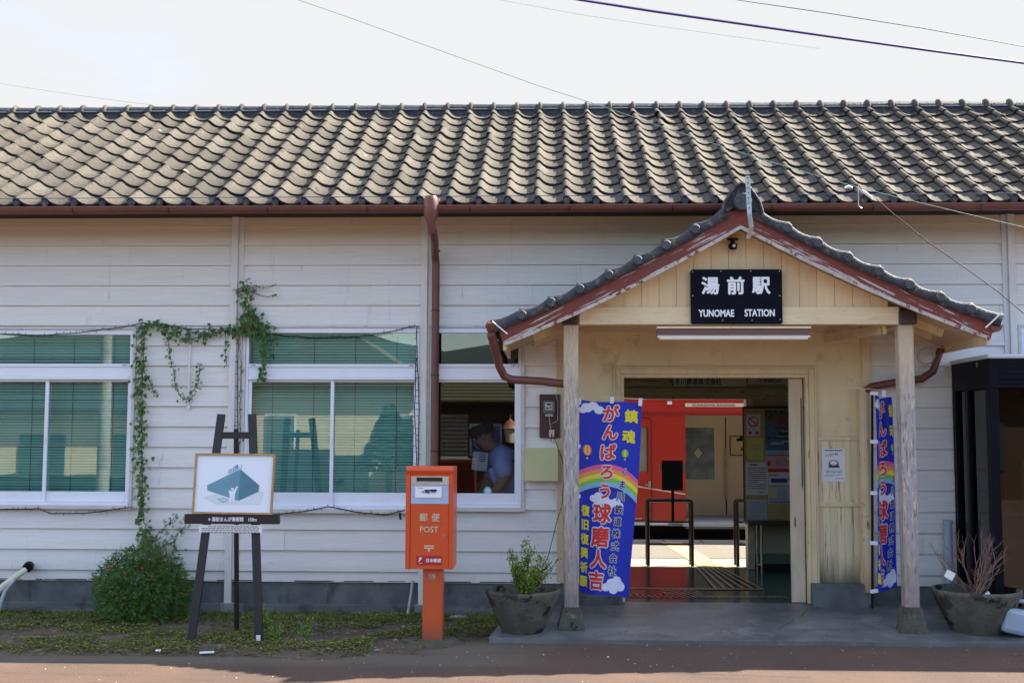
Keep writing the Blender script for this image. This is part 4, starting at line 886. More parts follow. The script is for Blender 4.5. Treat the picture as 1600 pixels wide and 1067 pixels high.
for r0 in range(4):
    x = a.x+.02+(.05 if r0 == 0 else 0); zr = b.z-.010-r0*.0145
    while x < b.x-.03:
        w_ = R.uniform(.006, .03); m.box(x, min(x+w_, b.x-.01), ly_-.0232, ly_-.0222, zr-.006, zr, mat('dark_print', (.05, .05, .07))); x += w_+R.uniform(.002, .008)
m.build('caption_strip', EA)
PIC = thing('framed_picture', 'white picture of a teal block building in a thin gold frame on the easel', 'picture', P(366, 803, ly_))
tl, tr, brr, bl = P(306, 708, el(708)-.02), P(431, 709, el(708)-.02), P(425, 804, ly_-.028), P(300, 802, ly_-.028)
ex_ = (tr-tl); ex_b = (brr-bl)
def pf(u, v, l=0):   # u 0..1 right, v 0..1 up
    p = (bl+(brr-bl)*u)*(1-v)+(tl+(tr-tl)*u)*v; return p+Vector((0, -1, .12)).normalized()*l
GOLD = mat('gold_frame', (.42, .24, .07), (.32, .18, .05), .4, 20)
m = MB()
fw = .03
for (u0, u1, v0, v1) in ((0, 1, 0, fw), (0, 1, 1-fw, 1), (0, fw*.8, fw, 1-fw), (1-fw*.8, 1, fw, 1-fw)):
    vs = [pf(u, v, l) for l in (-.012, .012) for u, v in ((u0, v0), (u1, v0), (u1, v1), (u0, v1))]
    m.add(vs, [(3, 2, 1, 0), (4, 5, 6, 7), (0, 1, 5, 4), (1, 2, 6, 5), (2, 3, 7, 6), (3, 0, 4, 7)], GOLD)
m.build('frame', PIC)
m = MB()
def pp(pts, mt, l): m.add([pf(u, v, l) for u, v in pts], [tuple(range(len(pts)))], mt)
PW = mat('print_white', (.68, .71, .78)); T1 = mat('print_teal', (.10, .24, .31), (.14, .29, .36), .7, 6); T2 = mat('print_teal_dark', (.075, .19, .26), (.06, .16, .22), .7, 6); T3 = mat('print_pale_teal', (.36, .52, .58), (.5, .62, .66), .7, 7); T4 = mat('print_shadow', (.52, .60, .62), (.62, .66, .70), .7, 5)
pp([(.02, .02), (.98, .02), (.98, .98), (.02, .98)], PW, 0)
px_ = lambda x, y: ((x-302)/126., (804-y)/96.)
pp([px_(*a) for a in ((318, 778), (352, 768), (414, 768), (408, 788), (340, 789))], T4, .0012)
pp([px_(*a) for a in ((323, 759), (374, 733), (374, 783), (324, 767))], T1, .002)
pp([px_(*a) for a in ((374, 733), (405, 758), (405, 768), (374, 783))], T2, .002)
pp([px_(*a) for a in ((354, 741), (355, 734), (361, 731), (369, 728), (375, 732), (374, 733.5))], T3, .0024)
pp([px_(*a) for a in ((362, 731), (369, 725), (371, 731))], T1, .0026)
for k in range(5): pp([px_(*a) for a in ((357+3*k, 733.5-.6*k), (358+3*k, 733.2-.6*k), (358+3*k, 739-1.2*k), (357+3*k, 739.5-1.2*k))], T2, .0028)
pp([px_(*a) for a in ((375.2, 725), (375.8, 725), (375.8, 733), (375.2, 733))], T2, .0026)
pp([px_(*a) for a in ((341, 781), (350, 778), (359, 782), (350, 786))], T1, .0026)
pp([px_(*a) for a in ((343, 781), (350, 779), (357, 782), (350, 785))], T3, .003)
fig = [(359, 771), (357, 768), (360, 767), (364, 768), (367, 765), (370, 760), (372, 760), (370, 766), (368, 771), (368, 777), (367, 785), (364.5, 785), (364, 777), (362, 785), (359, 785), (360, 777)]
pp([px_(*a) for a in fig], PW, .0032); pp([px_(363.5+2.4*math.cos(a), 764.5+2.2*math.sin(a)) for a in [i*.7 for i in range(9)]], PW, .0034)
pp([px_(*a) for a in ((362, 762.8), (366, 762.3), (365, 761.6), (363, 761.8))], T2, .0036)
m.build('print', PIC)

# ------------------------------------------------------------------ planters
PLM = mat('weathered_planter', (.12, .115, .095), (.07, .07, .058), .92, 9, bump=1, bscale=60, spots=[(.035, .036, .026), (.008, .009, .008)], spot_scale=5, spot_lo=.56, spot_soft=.05)
def planter(label, pxc, pyb, w_rim, w_bot, h):
    c = G(pxc, pyb); c = Vector((c.x, c.y+w_bot/2, GZ))
    T = thing('planter', label, 'planter', c, 'round concrete planters')
    rr, rb = w_rim/2, w_bot/2
    m = MB(); m.lathe(c, [(rb*.2, -.01), (rb*.85, .0), (rb, .02), (rb+(rr-rb)*.5, h*.46), (rr*.94, h*.83), (rr, h*.93), (rr*1.0, h), (rr*.93, h), (rr*.90, h*.88), (rr*.86, h*.84)], PLM, 44)
    for i, v in enumerate(m.v):   # slightly out of round, chipped
        k = 1+.018*noise.noise((v[0]*7, v[1]*7, v[2]*7)); m.v[i] = (c.x+(v[0]-c.x)*k, c.y+(v[1]-c.y)*k, v[2]-.006*max(0, noise.noise((v[0]*9, v[1]*9, 1)))*(v[2] > c.z+h*.9))
    m.build('bowl', T)
    m = MB(); n_ = 24; m.add([(c.x, c.y, c.z+h*.86)]+[(c.x+rr*.87*math.cos(a), c.y+rr*.87*math.sin(a), c.z+h*.84+.01*R.random()) for a in [i*2*math.pi/n_ for i in range(n_)]], [(0, i+1, (i+1) % n_+1) for i in range(n_)], SOIL, True); m.build('soil_fill', T)
    return c, rr, h
pc1 = planter('concrete bowl planter holding a small leafy shrub, left of the left post', 816, 1000, .575, .29, .365)
pc2 = planter('concrete bowl planter holding bare twigs, in front of the dark glass booth', 1541, 1003, .66, .35, .375)
# ------------------------------------------------------------------ plants
def leafq(mb, p, d, nrm, ln, wd, mt, fold=.25):
    d = Vector(d).normalized(); s_ = d.cross(Vector(nrm)); s_ = s_.normalized() if s_.length > 1e-5 else d.orthogonal().normalized(); nn = s_.cross(d)
    p = Vector(p); a = p; b = p+d*ln*.4+s_*wd*.5+nn*wd*fold; c = p+d*ln; e = p+d*ln*.4-s_*wd*.5+nn*wd*fold
    mb.add([a, b, c, e], [(0, 1, 2), (0, 2, 3)], mt)
def rv(s_=1.0): return Vector((R.uniform(-1, 1), R.uniform(-1, 1), R.uniform(-1, 1)))*s_
def fern(mb, p, d, ln, mt, n=7):
    """cypress-vine leaf: a rib with thread-like leaflets"""
    d = Vector(d).normalized(); s_ = d.cross(Vector((0, -1, .2))).normalized()
    for i in range(n):
        t = (i+.5)/n; q = Vector(p)+d*ln*t; l_ = ln*.45*math.sin(math.pi*(t*.8+.15))
        for sg in (-1, 1): leafq(mb, q, s_*sg+d*.5+rv(.15), (0, -1, 0), l_, .0035, mt, 0)
    leafq(mb, p, d, (0, -1, 0), ln, .004, mt, 0)
# small shrub in the left planter
c, rr, h = pc1
SH = thing('potted_shrub', 'small yellow-green leafy shrub growing in the left concrete planter', 'shrub', (c.x, c.y, c.z+h*.84))
ms, ml = MB(), MB()
tips = [P(798, 866, c.y), P(822, 852, c.y), P(846, 868, c.y), P(866, 880, c.y), P(808, 885, c.y), P(838, 882, c.y), P(826, 872, c.y), P(855, 884, c.y), P(815, 900, c.y), P(842, 905, c.y), P(850, 895, c.y), P(830, 895, c.y), P(803, 872, c.y), P(832, 862, c.y), P(874, 874, c.y)]
for k, t in enumerate(tips):
    a = Vector((c.x+R.uniform(-.03, .03), c.y+R.uniform(-.03, .03), c.z+h*.84)); t = t+Vector((0, R.uniform(-.12, .12), R.uniform(-.02, .02)))
    md = a.lerp(t, .5)+Vector((R.uniform(-.03, .03), R.uniform(-.03, .03), -.01)); ms.tube([a, md, t], .0045, STEM, 5, taper=.4)
    dn = 190 if k not in (3, 14) else 22
    for i in range(dn):
        s_ = R.uniform(.25, 1.03); q = (a.lerp(md, s_*2) if s_ < .5 else md.lerp(t, s_*2-1))+rv(.032)
        leafq(ml, q, rv(1)+Vector((0, 0, .5)), rv(1)+Vector((0, 0, .6)), R.uniform(.018, .030), R.uniform(.010, .016), LEAFY)
for t in ((P(877, 840, c.y), P(868, 868, c.y)),): pass
ms.build('stem', SH); o = ml.build('foliage', SH)
# bare twigs in the right planter
c, rr, h = pc2
TW_ = thing('bare_twig_shrub', 'leafless reddish brown twiggy shrub growing in the right concrete planter', 'shrub', (c.x, c.y, c.z+h*.84))
m = MB()
def twig(a, d, ln, r_, dep):
    pts = [a]; p = a
    for i in range(4): d = (d+rv(.16)+Vector((0, 0, .06))).normalized(); p = p+d*ln/4; pts.append(p)
    m.tube(pts, r_, TWIG, 4, taper=.55, cap=False)
    if dep:
        for i in range(R.choice((2, 3, 3))): twig(pts[R.choice((2, 3, 4))], (d+rv(.55)).normalized(), ln*R.uniform(.35, .6), r_*.6, dep-1)
for k in range(24):
    a = Vector((c.x+R.uniform(-.05, .05), c.y+R.uniform(-.05, .05), c.z+h*.8)); an = R.uniform(-.95, .95)
    twig(a, Vector((math.sin(an), R.uniform(-.35, .35), math.cos(an)*1.0)), R.uniform(.24, .36), .0045, 2)
m.build('twigs', TW_)
for q, w_, h_, an in ((P(1484, 898, c.y-.12), .035, .03, .5), (P(1541, 929, c.y-.15), .03, .012, -.7)):
    m = MB(); m.box(q.x-w_, q.x+w_, q.y-.001, q.y+.001, q.z-h_, q.z+h_, WHITE, Matrix.Rotation(an, 3, 'Y')); m.build('plant_tag', TW_)
# round fine-leaved bush against the wall
bc = P(222, 918, -.42); BU = thing('bush', 'rounded dark green fine-leaved bush with tiny red flowers against the wall', 'bush', (bc.x, bc.y, GZ))
ml, mf, ms = MB(), MB(), MB()
def inb(x, z): return True
for k in range(8500):
    # points in a squashed dome, denser near the outside
    a = R.uniform(0, 2*math.pi); u_ = R.random(); ph = math.asin(R.uniform(-.95, 1)); r_ = R.uniform(.22, 1.0)**.6
    dx, dy, dz = math.cos(ph)*math.cos(a), math.cos(ph)*math.sin(a), math.sin(ph)
    r_ *= 1+.13*noise.noise((dx*3, dy*3, dz*3))+.10*noise.noise((dx*8, dy*8, dz*8))
    x, y, z = bc.x+dx*.40*r_, min(bc.y+dy*.33*r_, -.07), bc.z-.02+dz*.345*r_+(.03 if abs(dx) < .3 else 0)
    if z < GZ+.01: z = GZ+R.uniform(0, .1)
    if R.random() < .32: fern(ml, (x, y, z), Vector((dx, dy*.6, dz*.5+R.uniform(-.6, .5)))+rv(.5), R.uniform(.03, .055), LEAFD, 4)
    else: leafq(ml, (x, y, z), Vector((dx, dy, dz*.4))+rv(.8), rv(1)+Vector((0, -.5, .4)), R.uniform(.025, .055), R.uniform(.008, .018), LEAFD if R.random() < .8 else LEAF)
for k in range(60):
    an = R.uniform(-2.9, -.2); d = Vector((math.cos(an), -.4, abs(math.sin(an))*R.uniform(.3, 1))).normalized(); p = bc+Vector((d.x*.36, d.y*.28, d.z*.30)); ml.tube([p, p+d*.04+rv(.02), p+d*.08+rv(.04)], .0015, STEM, 3, cap=False)
for px, py in ((224, 887), (172, 888), (162, 902), (262, 882), (241, 905), (150, 918), (196, 897), (285, 926), (176, 930)):
    q = P(px, py, bc.y-.30)
    for j in range(5): leafq(mf, q, (math.cos(j*1.26), -.3, math.sin(j*1.26)), (0, -1, 0), .009, .006, mat('red_petal', (.6, .01, .02)))
for k in range(9): ms.tube([(bc.x, bc.y, GZ-.01), (bc.x+R.uniform(-.2, .2), bc.y+R.uniform(-.1, .1), GZ+.3)], .006, STEM, 5)
ms.build('stem', BU); ml.build('foliage', BU); mf.build('flowers', BU)
# climbing vines
def path(mb, pts, r_, w_=.012):
    P_ = []
    for a, b in zip(pts, pts[1:]):
        n_ = max(2, int((b-a).length/.03))
        for i in range(n_): P_.append(a.lerp(b, i/n_)+rv(w_))
    P_.append(pts[-1]); mb.tube(P_, r_, STEM, 4, cap=False); return P_
def vine(name, label, paths):
    """paths: (pixel polyline, leaves per point, leaf size, spread, fern share)"""
    a = P(*paths[0][0][0], -.06); T = thing(name, label, 'vine', a); ms, ml, mf = MB(), MB(), MB()
    for pl, dn, sz, spd, fs in paths:
        ms = MB(); pts = [P(x, y, -.055) for x, y in pl]; Q = path(ms, pts, .003, .007); ms.build('stem', T)
        for q in Q:
            k = dn if isinstance(dn, int) else (1 if R.random() < dn else 0)
            for i in range(k):
                p = q+Vector((R.gauss(0, spd), -abs(R.gauss(0, spd*.6)), R.gauss(0, spd*.8)))
                if p.y > -.035: p.y = -.04
                if R.random() < fs: fern(ml, p, Vector((R.uniform(-1, 1), -.3, R.uniform(-1, .3))), R.uniform(.03, .05)*sz, LEAF, 6)
                else:
                    d = Vector((R.uniform(-.7, .7), -.35, -1)); nn = Vector((R.uniform(-.4, .4), -1, R.uniform(0, .7))); ln = R.uniform(.03, .052)*sz
                    leafq(ml, p, d, nn, ln, ln*.75, LEAF); 
                    if R.random() < .5: leafq(ml, p, Vector((.8, -.1, -.5)), nn, ln*.55, ln*.3, LEAF); leafq(ml, p, Vector((-.8, -.1, -.5)), nn, ln*.55, ln*.3, LEAF)
        if spd > .02:
            for i in range(3): q = R.choice(Q); [leafq(mf, q+Vector((0, -.04, 0)), (math.cos(j*1.26), -.3, math.sin(j*1.26)), (0, -1, 0), .008, .005, mat('red_petal', (.6, .01, .02))) for j in range(5)]
    ml.build('foliage', T)
    if mf.v: mf.build('flowers', T)
vine('climbing_vine', 'long green vine rising from the bush up and over between the two left windows', [
    ([(232, 862), (226, 820), (222, 760), (221, 700), (220, 640), (221, 580), (221, 530), (226, 507)], 6, 1.0, .030, .5),
    ([(226, 507), (246, 505), (262, 520), (285, 530), (310, 528), (335, 514), (362, 514)], 4, 1.0, .026, .55),
    ([(245, 506), (290, 516), (330, 522), (368, 512)], 3, .9, .02, .5),
    ([(221, 570), (236, 600), (241, 616)], 3, .8, .014, .5),
    ([(262, 520), (266, 560), (272, 585), (275, 605), (282, 620), (297, 624), (300, 614), (310, 598), (312, 570)], 3, .75, .016, .8),
    ([(353, 515), (352, 540), (354, 568), (350, 575)], .35, .9, .014, 0),
    ([(228, 850), (250, 830), (268, 812), (275, 805)], 3, .9, .022, .9), ([(240, 870), (262, 845), (285, 830), (292, 815)], 3, .9, .022, .9),
    ([(246, 860), (262, 848), (280, 862)], 2, .9, .02, .9), ([(220, 850), (235, 838), (245, 855)], 4, 1, .03, .8)])
vine('hanging_vine', 'bushy tuft of vine hanging at the top left corner of the middle window', [
    ([(392, 520), (390, 500), (388, 480), (386, 460), (384, 446)], 8, 1.0, .035, .5),
    ([(370, 520), (385, 508), (402, 505), (420, 514)], 9, 1.0, .040, .35), ([(380, 495), (396, 490), (405, 500)], 9, 1.0, .035, .35),
    ([(405, 510), (412, 530), (414, 555), (412, 575), (411, 588)], 4, 1.1, .018, .2), ([(398, 512), (412, 522), (424, 535)], 4, 1, .02, .5),
    ([(372, 456), (384, 448), (398, 450)], 5, .8, .024, .9), ([(396, 446), (415, 450), (432, 444)], .3, .6, .008, .8), ([(398, 458), (420, 465), (430, 460)], .3, .6, .008, .8),
    ([(374, 520), (376, 600), (374, 680), (374, 740)], .6, .7, .012, .7)])
# string lights
def fairy(label, runs):
    a = P(*runs[0][0], -.06); m = MB()
    for pl in runs:
        pts = [P(x, y, -.062) for x, y in pl]; Q = []
        for a_, b_ in zip(pts, pts[1:]):
            n_ = max(1, int((b_-a_).length/.05)); Q += [a_.lerp(b_, i/n_)+rv(.003) for i in range(n_)]
        Q.append(pts[-1]); m.tube(Q, .0042, BLK, 4, cap=False)
        for q in Q:
            d = Vector((R.uniform(-.4, .4), -.4, R.choice((1, 1, -1)))).normalized(); vert = abs(pts[0].x-pts[-1].x) < .1
            if vert: d = Vector((R.choice((-1, 1)), -.4, .2)).normalized()
            m.tube([q, q+d*.022], .0022, BLK, 4)
    tag(m.build('string_lights'), label, 'string lights', 'black string lights on the wall')
fairy('black string lights draped over and beneath the leftmost window', [[(0, 521), (60, 524), (120, 520), (190, 511), (222, 505), (300, 514), (368, 516)], [(0, 796), (60, 794), (78, 802), (130, 802), (205, 792)], [(226, 510), (222, 600), (222, 800)]])
fairy('black string lights draped around the middle window beside the brown downpipe', [[(374, 518), (400, 519), (440, 524), (490, 528), (560, 526), (620, 516), (649, 509)], [(651, 510), (652, 560), (655, 640), (653, 730)], [(650, 560), (648, 640), (652, 735)], [(372, 530), (371, 640), (372, 700)], [(436, 803), (480, 798), (512, 791), (560, 800), (600, 804), (632, 797)]])
m = MB(); q = P(625, 806, -.07); m.tube([q+Vector((0, 0, .03)), q, q+Vector((.005, 0, -.03))], .010, BLK, 6); m.build('string_light_plug'); tag(bpy.data.objects['string_light_plug'], 'black plug dangling from the string lights left of the post box', 'plug')

# weeds, grass and litter on the soil verge
GR = mat('verge_grass', (.17, .21, .032), (.10, .135, .022), .6, 4, island=.5, trans=.2); GRY = mat('dry_grass', (.22, .18, .075), (.13, .10, .045), .7, 4, island=.5)
m = MB(); cnt = 0
def dens(x, y):
    d = .34+1.1*noise.noise((x*1.6, y*2.2, 4))+.5*noise.noise((x*5, y*5, 7)); edge_ = min(1, max(0, (y+1.95)/.5)); return d*edge_+(.35 if y > -.4 else 0)
while cnt < 26000:
    x = R.uniform(-5.6, -.42); y = R.uniform(-2.0, -.06)
    if x > -1.3 and y < -1.2 or R.random() > dens(x, y): continue
    cnt += 1; z = soilh(x, y)-.003; an = R.uniform(0, 6.28); k = R.random()
    if k < .45:
        ln = R.uniform(.012, .04); leafq(m, (x, y, z), (math.cos(an)*.6, math.sin(an)*.6, R.uniform(.6, 1.4)), (math.cos(an+1.5), math.sin(an+1.5), 0), ln, .004, GR if R.random() < .5 else GRY, 0)
    else:
        for j in range(3): a2 = an+j*2.1; leafq(m, (x, y, z+R.uniform(.004, .022)), (math.cos(a2), math.sin(a2), R.uniform(.1, .6)), (0, 0, 1), R.uniform(.012, .032), R.uniform(.008, .018), (GR, GR, GR, LEAFY, GRY, GRY)[R.randrange(6)])
for k in range(420):   # taller grass near the wall
    x = R.uniform(-5.6, -.45); y = R.uniform(-.5, -.08); an = R.uniform(0, 6.28)
    for j in range(4): leafq(m, (x+R.uniform(-.01, .01), y, soilh(x, y)-.004), (math.cos(an+j)*.5, math.sin(an+j)*.5, 1), (math.cos(an+j+1.5), math.sin(an+j+1.5), 0), R.uniform(.04, .10), .006, GR, 0)
o = tag(m.build('weeds'), 'low green weeds and grass covering the soil strip below the wall', 'weeds'); o['kind'] = 'stuff'
m = MB(); DL = mat('dead_leaf', (.20, .12, .05), (.12, .07, .035), .8, 20, island=.5); PB_ = mat('pebble', (.24, .23, .21), (.14, .14, .13), .9, 10, island=.4)
for k in range(1700):
    x = R.uniform(-5.6, -.5); y = R.uniform(-2.15, -.15); an = R.uniform(0, 6.28)
    leafq(m, (x, y, soilh(x, y)+.008), (math.cos(an), math.sin(an), R.uniform(-.1, .3)), (0, 0, 1), R.uniform(.015, .045), R.uniform(.01, .022), DL, .3)
o = tag(m.build('fallen_leaves'), 'brown fallen leaves scattered over the soil verge', 'leaves'); o['kind'] = 'stuff'
m = MB()
for k in range(1100):
    x = R.uniform(-5.6, -.3); y = R.uniform(-2.35, -.1); 
    if x > -1.2 and y < -1.3: y = R.uniform(-1.2, -.1)
    r_ = R.uniform(.003, .009) if R.random() < .93 else R.uniform(.012, .026); z = soilh(x, y)+r_*.2; vs = []
    for a in range(6): vs.append((x+r_*math.cos(a)*R.uniform(.8, 1.2), y+r_*math.sin(a)*R.uniform(.8, 1.2), z))
    m.add([(x, y, z+r_*.7)]+[(x+r_*math.cos(i*1.047)*1.1, y+r_*math.sin(i*1.047)*.9, z) for i in range(6)], [(0, i+1, (i+1) % 6+1) for i in range(6)], PB_)
o = tag(m.build('pebbles'), 'small grey pebbles lying in the soil verge', 'pebbles'); o['kind'] = 'stuff'
FB = mat('violet_petal', (.10, .08, .55)); YLF = mat('bright_weed_leaf', (.20, .32, .05), (.14, .26, .04), .5, 10, island=.3, trans=.3)
def weedplant(label, px, py, hgt, wd, fl):
    b = G(px, py); T = thing('flowering_weed', label, 'plant', b, 'small blue-flowered plants on the verge'); ms, ml, mf = MB(), MB(), MB()
    for k in range(9):
        t = b+Vector((R.uniform(-wd, wd)/2, R.uniform(-.05, .05), hgt*R.uniform(.5, 1))); ms.tube([b, b.lerp(t, .5)+rv(.01), t], .002, GR, 4)
        for j in range(9): leafq(ml, b.lerp(t, R.uniform(.2, .95))+rv(.02), rv(1)+Vector((0, -.3, .3)), (0, -.5, 1), R.uniform(.018, .032), .013, YLF)
        if k < fl:
            for j in range(5): leafq(mf, t+rv(.004), (math.cos(j*1.26), -.5, math.sin(j*1.26)), (0, -1, 0), .011, .008, FB)
    ms.build('stem', T); ml.build('foliage', T)
    if mf.v: mf.build('flowers', T)
weedplant('small plant with violet blue flowers right of the easel leg', 478, 1000, .20, .16, 5)
weedplant('small pale leafed plant with one blue flower touching the easel leg', 432, 1003, .14, .14, 2)
weedplant('tall thin weed with a blue flower just behind the right easel leg', 414, 985, .24, .06, 2)
for nm, px, py, w_, l_, mt, lb in (('paper_scrap', 323, 1022, .10, .03, WHITE, 'flat white and violet paper scrap lying at the road edge'), ('plastic_scrap', 247, 1019, .035, .03, WHITE, 'tiny white plastic scrap on the soil left of the easel')):
    g = G(px, py); m = MB(); m.box(g.x-w_/2, g.x+w_/2, g.y-l_/2, g.y+l_/2, GZ+.012, GZ+.018, mt, Matrix.Rotation(.3, 3, 'Z')@Matrix.Rotation(.12, 3, 'X')); tag(m.build(nm), lb, 'litter')
for px, py, r_, lb in ((164, 1011, .045, 'flat grey stone lying in the weeds left of the bush foot'), (717, 968, .07, 'rounded grey stone on the ground just right of the post box leg')):
    g = G(px, py); m = MB(); m.lathe((g.x, g.y, GZ-.01), [(r_*1.0, 0), (r_*1.05, r_*.3), (r_*.8, r_*.6), (r_*.3, r_*.72), (.001, r_*.74)], PB_, 14)
    for i, v in enumerate(m.v): kx = 1+.3*noise.noise((v[0]*14, v[1]*14, v[2]*9)); m.v[i] = (g.x+(v[0]-g.x)*kx*1.2, g.y+(v[1]-g.y)*kx*.8, v[2])
    tag(m.build('stone'), lb, 'stone')
# ------------------------------------------------------------------ things on the wall
a, b = P(843, 616, -.035), P(875, 684, -.035)
MT = thing('meter_board', 'dark red-brown wooden board with electricity meter and socket, left of the left post', 'meter board', a)
m = MB(); m.box(a.x, b.x, -.05, -.025, b.z, a.z, DBRN if False else mat('maroon_board', (.07, .018, .016), (.05, .014, .013), .5, 6)); m.build('board', MT, bevel=.002)
q = P(858, 635, -.09)
m = MB(); m.box(q.x-.05, q.x+.05, -.10, -.0505, q.z-.06, q.z+.05, mat('meter_grey', (.10, .11, .10), rough=.4)); m.build('meter_case', MT, bevel=.012)
m = MB(); m.box(q.x-.033, q.x+.028, -.104, -.1005, q.z-.03, q.z+.036, mat('meter_dial', (.45, .46, .44))); m.box(q.x-.02, q.x+.018, -.106, -.1042, q.z+.012, q.z+.026, BLK); m.box(q.x-.026, q.x-.006, -.106, -.1042, q.z-.02, q.z-.008, BLK); m.box(q.x+.005, q.x+.02, -.106, -.1042, q.z-.012, q.z-.002, BLK)
m.build('dial', MT); m = MB(); m.box(q.x-.035, q.x+.035, -.08, -.0505, q.z-.085, q.z-.061, mat('terminal_cover', (.35, .36, .37))); m.build('terminal_cover', MT)
q2 = P(862, 677, -.06); m = MB(); m.box(q2.x-.022, q2.x+.022, -.07, -.0505, q2.z-.03, q2.z+.03, mat('ivory_plastic', (.6, .57, .45))); m.box(q2.x-.010, q2.x-.006, -.0725, -.0702, q2.z+.006, q2.z+.018, BLK); m.box(q2.x+.004, q2.x+.008, -.0725, -.0702, q2.z+.006, q2.z+.018, BLK); m.box(q2.x-.005, q2.x+.005, -.085, -.0702, q2.z-.018, q2.z-.006, BLK); m.build('socket', MT)
m = MB(); m.tube([(q.x, -.06, q.z-.085), (q.x+.006, -.06, q.z-.14), (q2.x-.005, -.06, q2.z+.03)], .0035, mat('grey_wire', (.35, .36, .36)), 5); m.build('wire', MT)
m = MB(); m.tube([(q.x+.06, -.06, a.z-.005), (b.x-.02, -.06, a.z-.06), (b.x-.02, -.06, q.z-.12), (q.x+.02, -.06, q.z-.15)], .003, mat('grey_wire', (.35, .36, .36)), 5); m.build('wire', MT)
m = MB(); m.tube([(q2.x, -.08, q2.z-.014), (q2.x-.01, -.08, q2.z-.07), (q2.x+.02, -.08, q2.z-.08), (q2.x+.02, -.08, q2.z-.03), P(882, 728, -.15), P(878, 790, -.3), P(870, 815, -.5), P(855, 875, -.7)], .003, BLK, 5); tag(m.build('power_cable'), 'thin black cable hanging from the meter board socket to the planter', 'cable')
a, b = P(820, 699, -.05), P(872, 751, -.05)
BX = thing('junction_box', 'square pale yellow-green metal box on the wall below the meter board', 'box', a)
YG2 = mat('pale_yellow_green_paint', (.56, .56, .30), (.50, .50, .27), .45, 2, spots=(.62, .62, .45), spot_scale=7, spot_lo=.7)
m = MB(); m.box(a.x+.006, b.x-.004, -.14, -.02, b.z+.004, a.z-.006, YG2); m.build('box_body', BX, bevel=.004)
m = MB(); m.box(a.x, b.x, -.150, -.1405, b.z, a.z, YG2); m.build('lid', BX, bevel=.003)
m = MB(); m.box(a.x-.008, a.x-.0005, -.148, -.13, b.z+.10, b.z+.16, YG2); m.build('hinge', BX)
# notices on the entrance wall
def notice(name, label, px0, py0, px1, py1, Y, bgm, draw, cat='poster', group=None):
    a, b = P(px0, py0, Y), P(px1, py1, Y); m = MB(); m.box(a.x, b.x, Y, Y+.003, b.z, a.z, bgm)
    def bx(u0, u1, v0, v1, mt, l=1): m.box(a.x+(b.x-a.x)*u0, a.x+(b.x-a.x)*u1, Y-.0007*l-.0005, Y-.0006*l+.0001, a.z+(b.z-a.z)*v1, a.z+(b.z-a.z)*v0, mt)
    def tx(s_, u, v, size, mt, bold=.02, sx=1): m.text(s_, plane_fn(a.x+(b.x-a.x)*u, a.z+(b.z-a.z)*v, Y-.003), size*(a.z-b.z), mt, bold=bold, sx=sx)
    def lines(u0, u1, v0, v1, n_, mt, gap=.5):
        for i in range(n_):
            v = v0+(v1-v0)*i/n_; x = u0
            e = u1 if R.random() < .7 else u0+(u1-u0)*R.uniform(.4, .9)
            while x < e: w2 = R.uniform(.03, .10); bx(x, min(x+w2, e), v, v+(v1-v0)/n_*gap, mt, 2); x += w2+.018
    def ell(u, v, ru, rv_, mt, l=2, n_=20): m.add([(a.x+(b.x-a.x)*(u+ru*math.cos(k*2*math.pi/n_)), Y-.001*l-.0012, a.z+(b.z-a.z)*(v+rv_*math.sin(k*2*math.pi/n_))) for k in range(n_)], [tuple(range(n_))], mt)
    draw(bx, tx, lines, ell); return tag(m.build(name), label, cat, group)
DP = mat('dark_print', (.05, .05, .07)); RP = mat('red_print', (.55, .03, .03)); BP = mat('blue_sky_print', (.06, .18, .42), (.02, .08, .22), .5, 12); TP = mat('teal_ring_print', (.25, .45, .42)); PAP = mat('white_paper', (.66, .68, .72))
def d1(bx, tx, lines, ell):
    lines(.12, .9, .03, .10, 1, DP); tx('マスク着用', .5, .16, .055, RP, .03); lines(.15, .85, .20, .24, 1, DP)
    ell(.5, .44, .22, .10, DP, 1); ell(.5, .43, .16, .07, PAP, 2); bx(.28, .75, .50, .58, mat('brown_print', (.10, .04, .03)), 1)
    for u in (.25, .5, .75): ell(u, .70, .11, .075, TP, 1); ell(u, .70, .085, .058, PAP, 2); bx(u-.05, u+.05, .685, .715, DP, 4)
    lines(.1, .9, .80, .86, 2, mat('grey_print', (.25, .25, .28))); lines(.55, .95, .90, .93, 1, DP)
notice('notice_poster', 'white laminated notice with three teal circles pinned on the cream entrance wall', 1284, 701, 1321, 752, -.018, PAP, d1)
# fresh air duct hose at bottom left
m = MB(); q = P(43, 883, -.03); c = P(43, 885, -.1)
AC = thing('drain_hose', 'cream hose with a round black wall sleeve at the left end of the wall', 'hose', q)
m.tube([(c.x-.02, -.03, c.z), (c.x, -.10, c.z-.01)], .042, BLK, 16); m.build('sleeve', AC)
m = MB(); m.tube([P(40, 890, -.13), P(25, 900, -.2), P(5, 915, -.28), P(-15, 935, -.3), P(-25, 975, -.3)], .026, mat('cream_vinyl', (.62, .60, .48), rough=.45), 12); m.build('hose', AC)
m = MB(); m.tube([P(22, 906, -.24), P(8, 922, -.28), P(0, 945, -.3), P(-10, 980, -.3)], .016, mat('grey_tape', (.40, .42, .45)), 10); m.build('hose', AC)
m = MB(); q = P(1481, 812, -.12); m.tube([(q.x, -.12, GZ-.02), (q.x, -.12, q.z-.03)], .034, mat('pale_blue_pipe', (.30, .36, .46), rough=.5), 12); m.tube([(q.x, -.12, q.z-.03), (q.x, -.12, q.z)], .042, mat('pale_blue_pipe', (.30, .36, .46)), 12)
tag(m.build('vent_pipe'), 'short pale blue-grey upright pipe with a cap beside the glass booth', 'pipe')
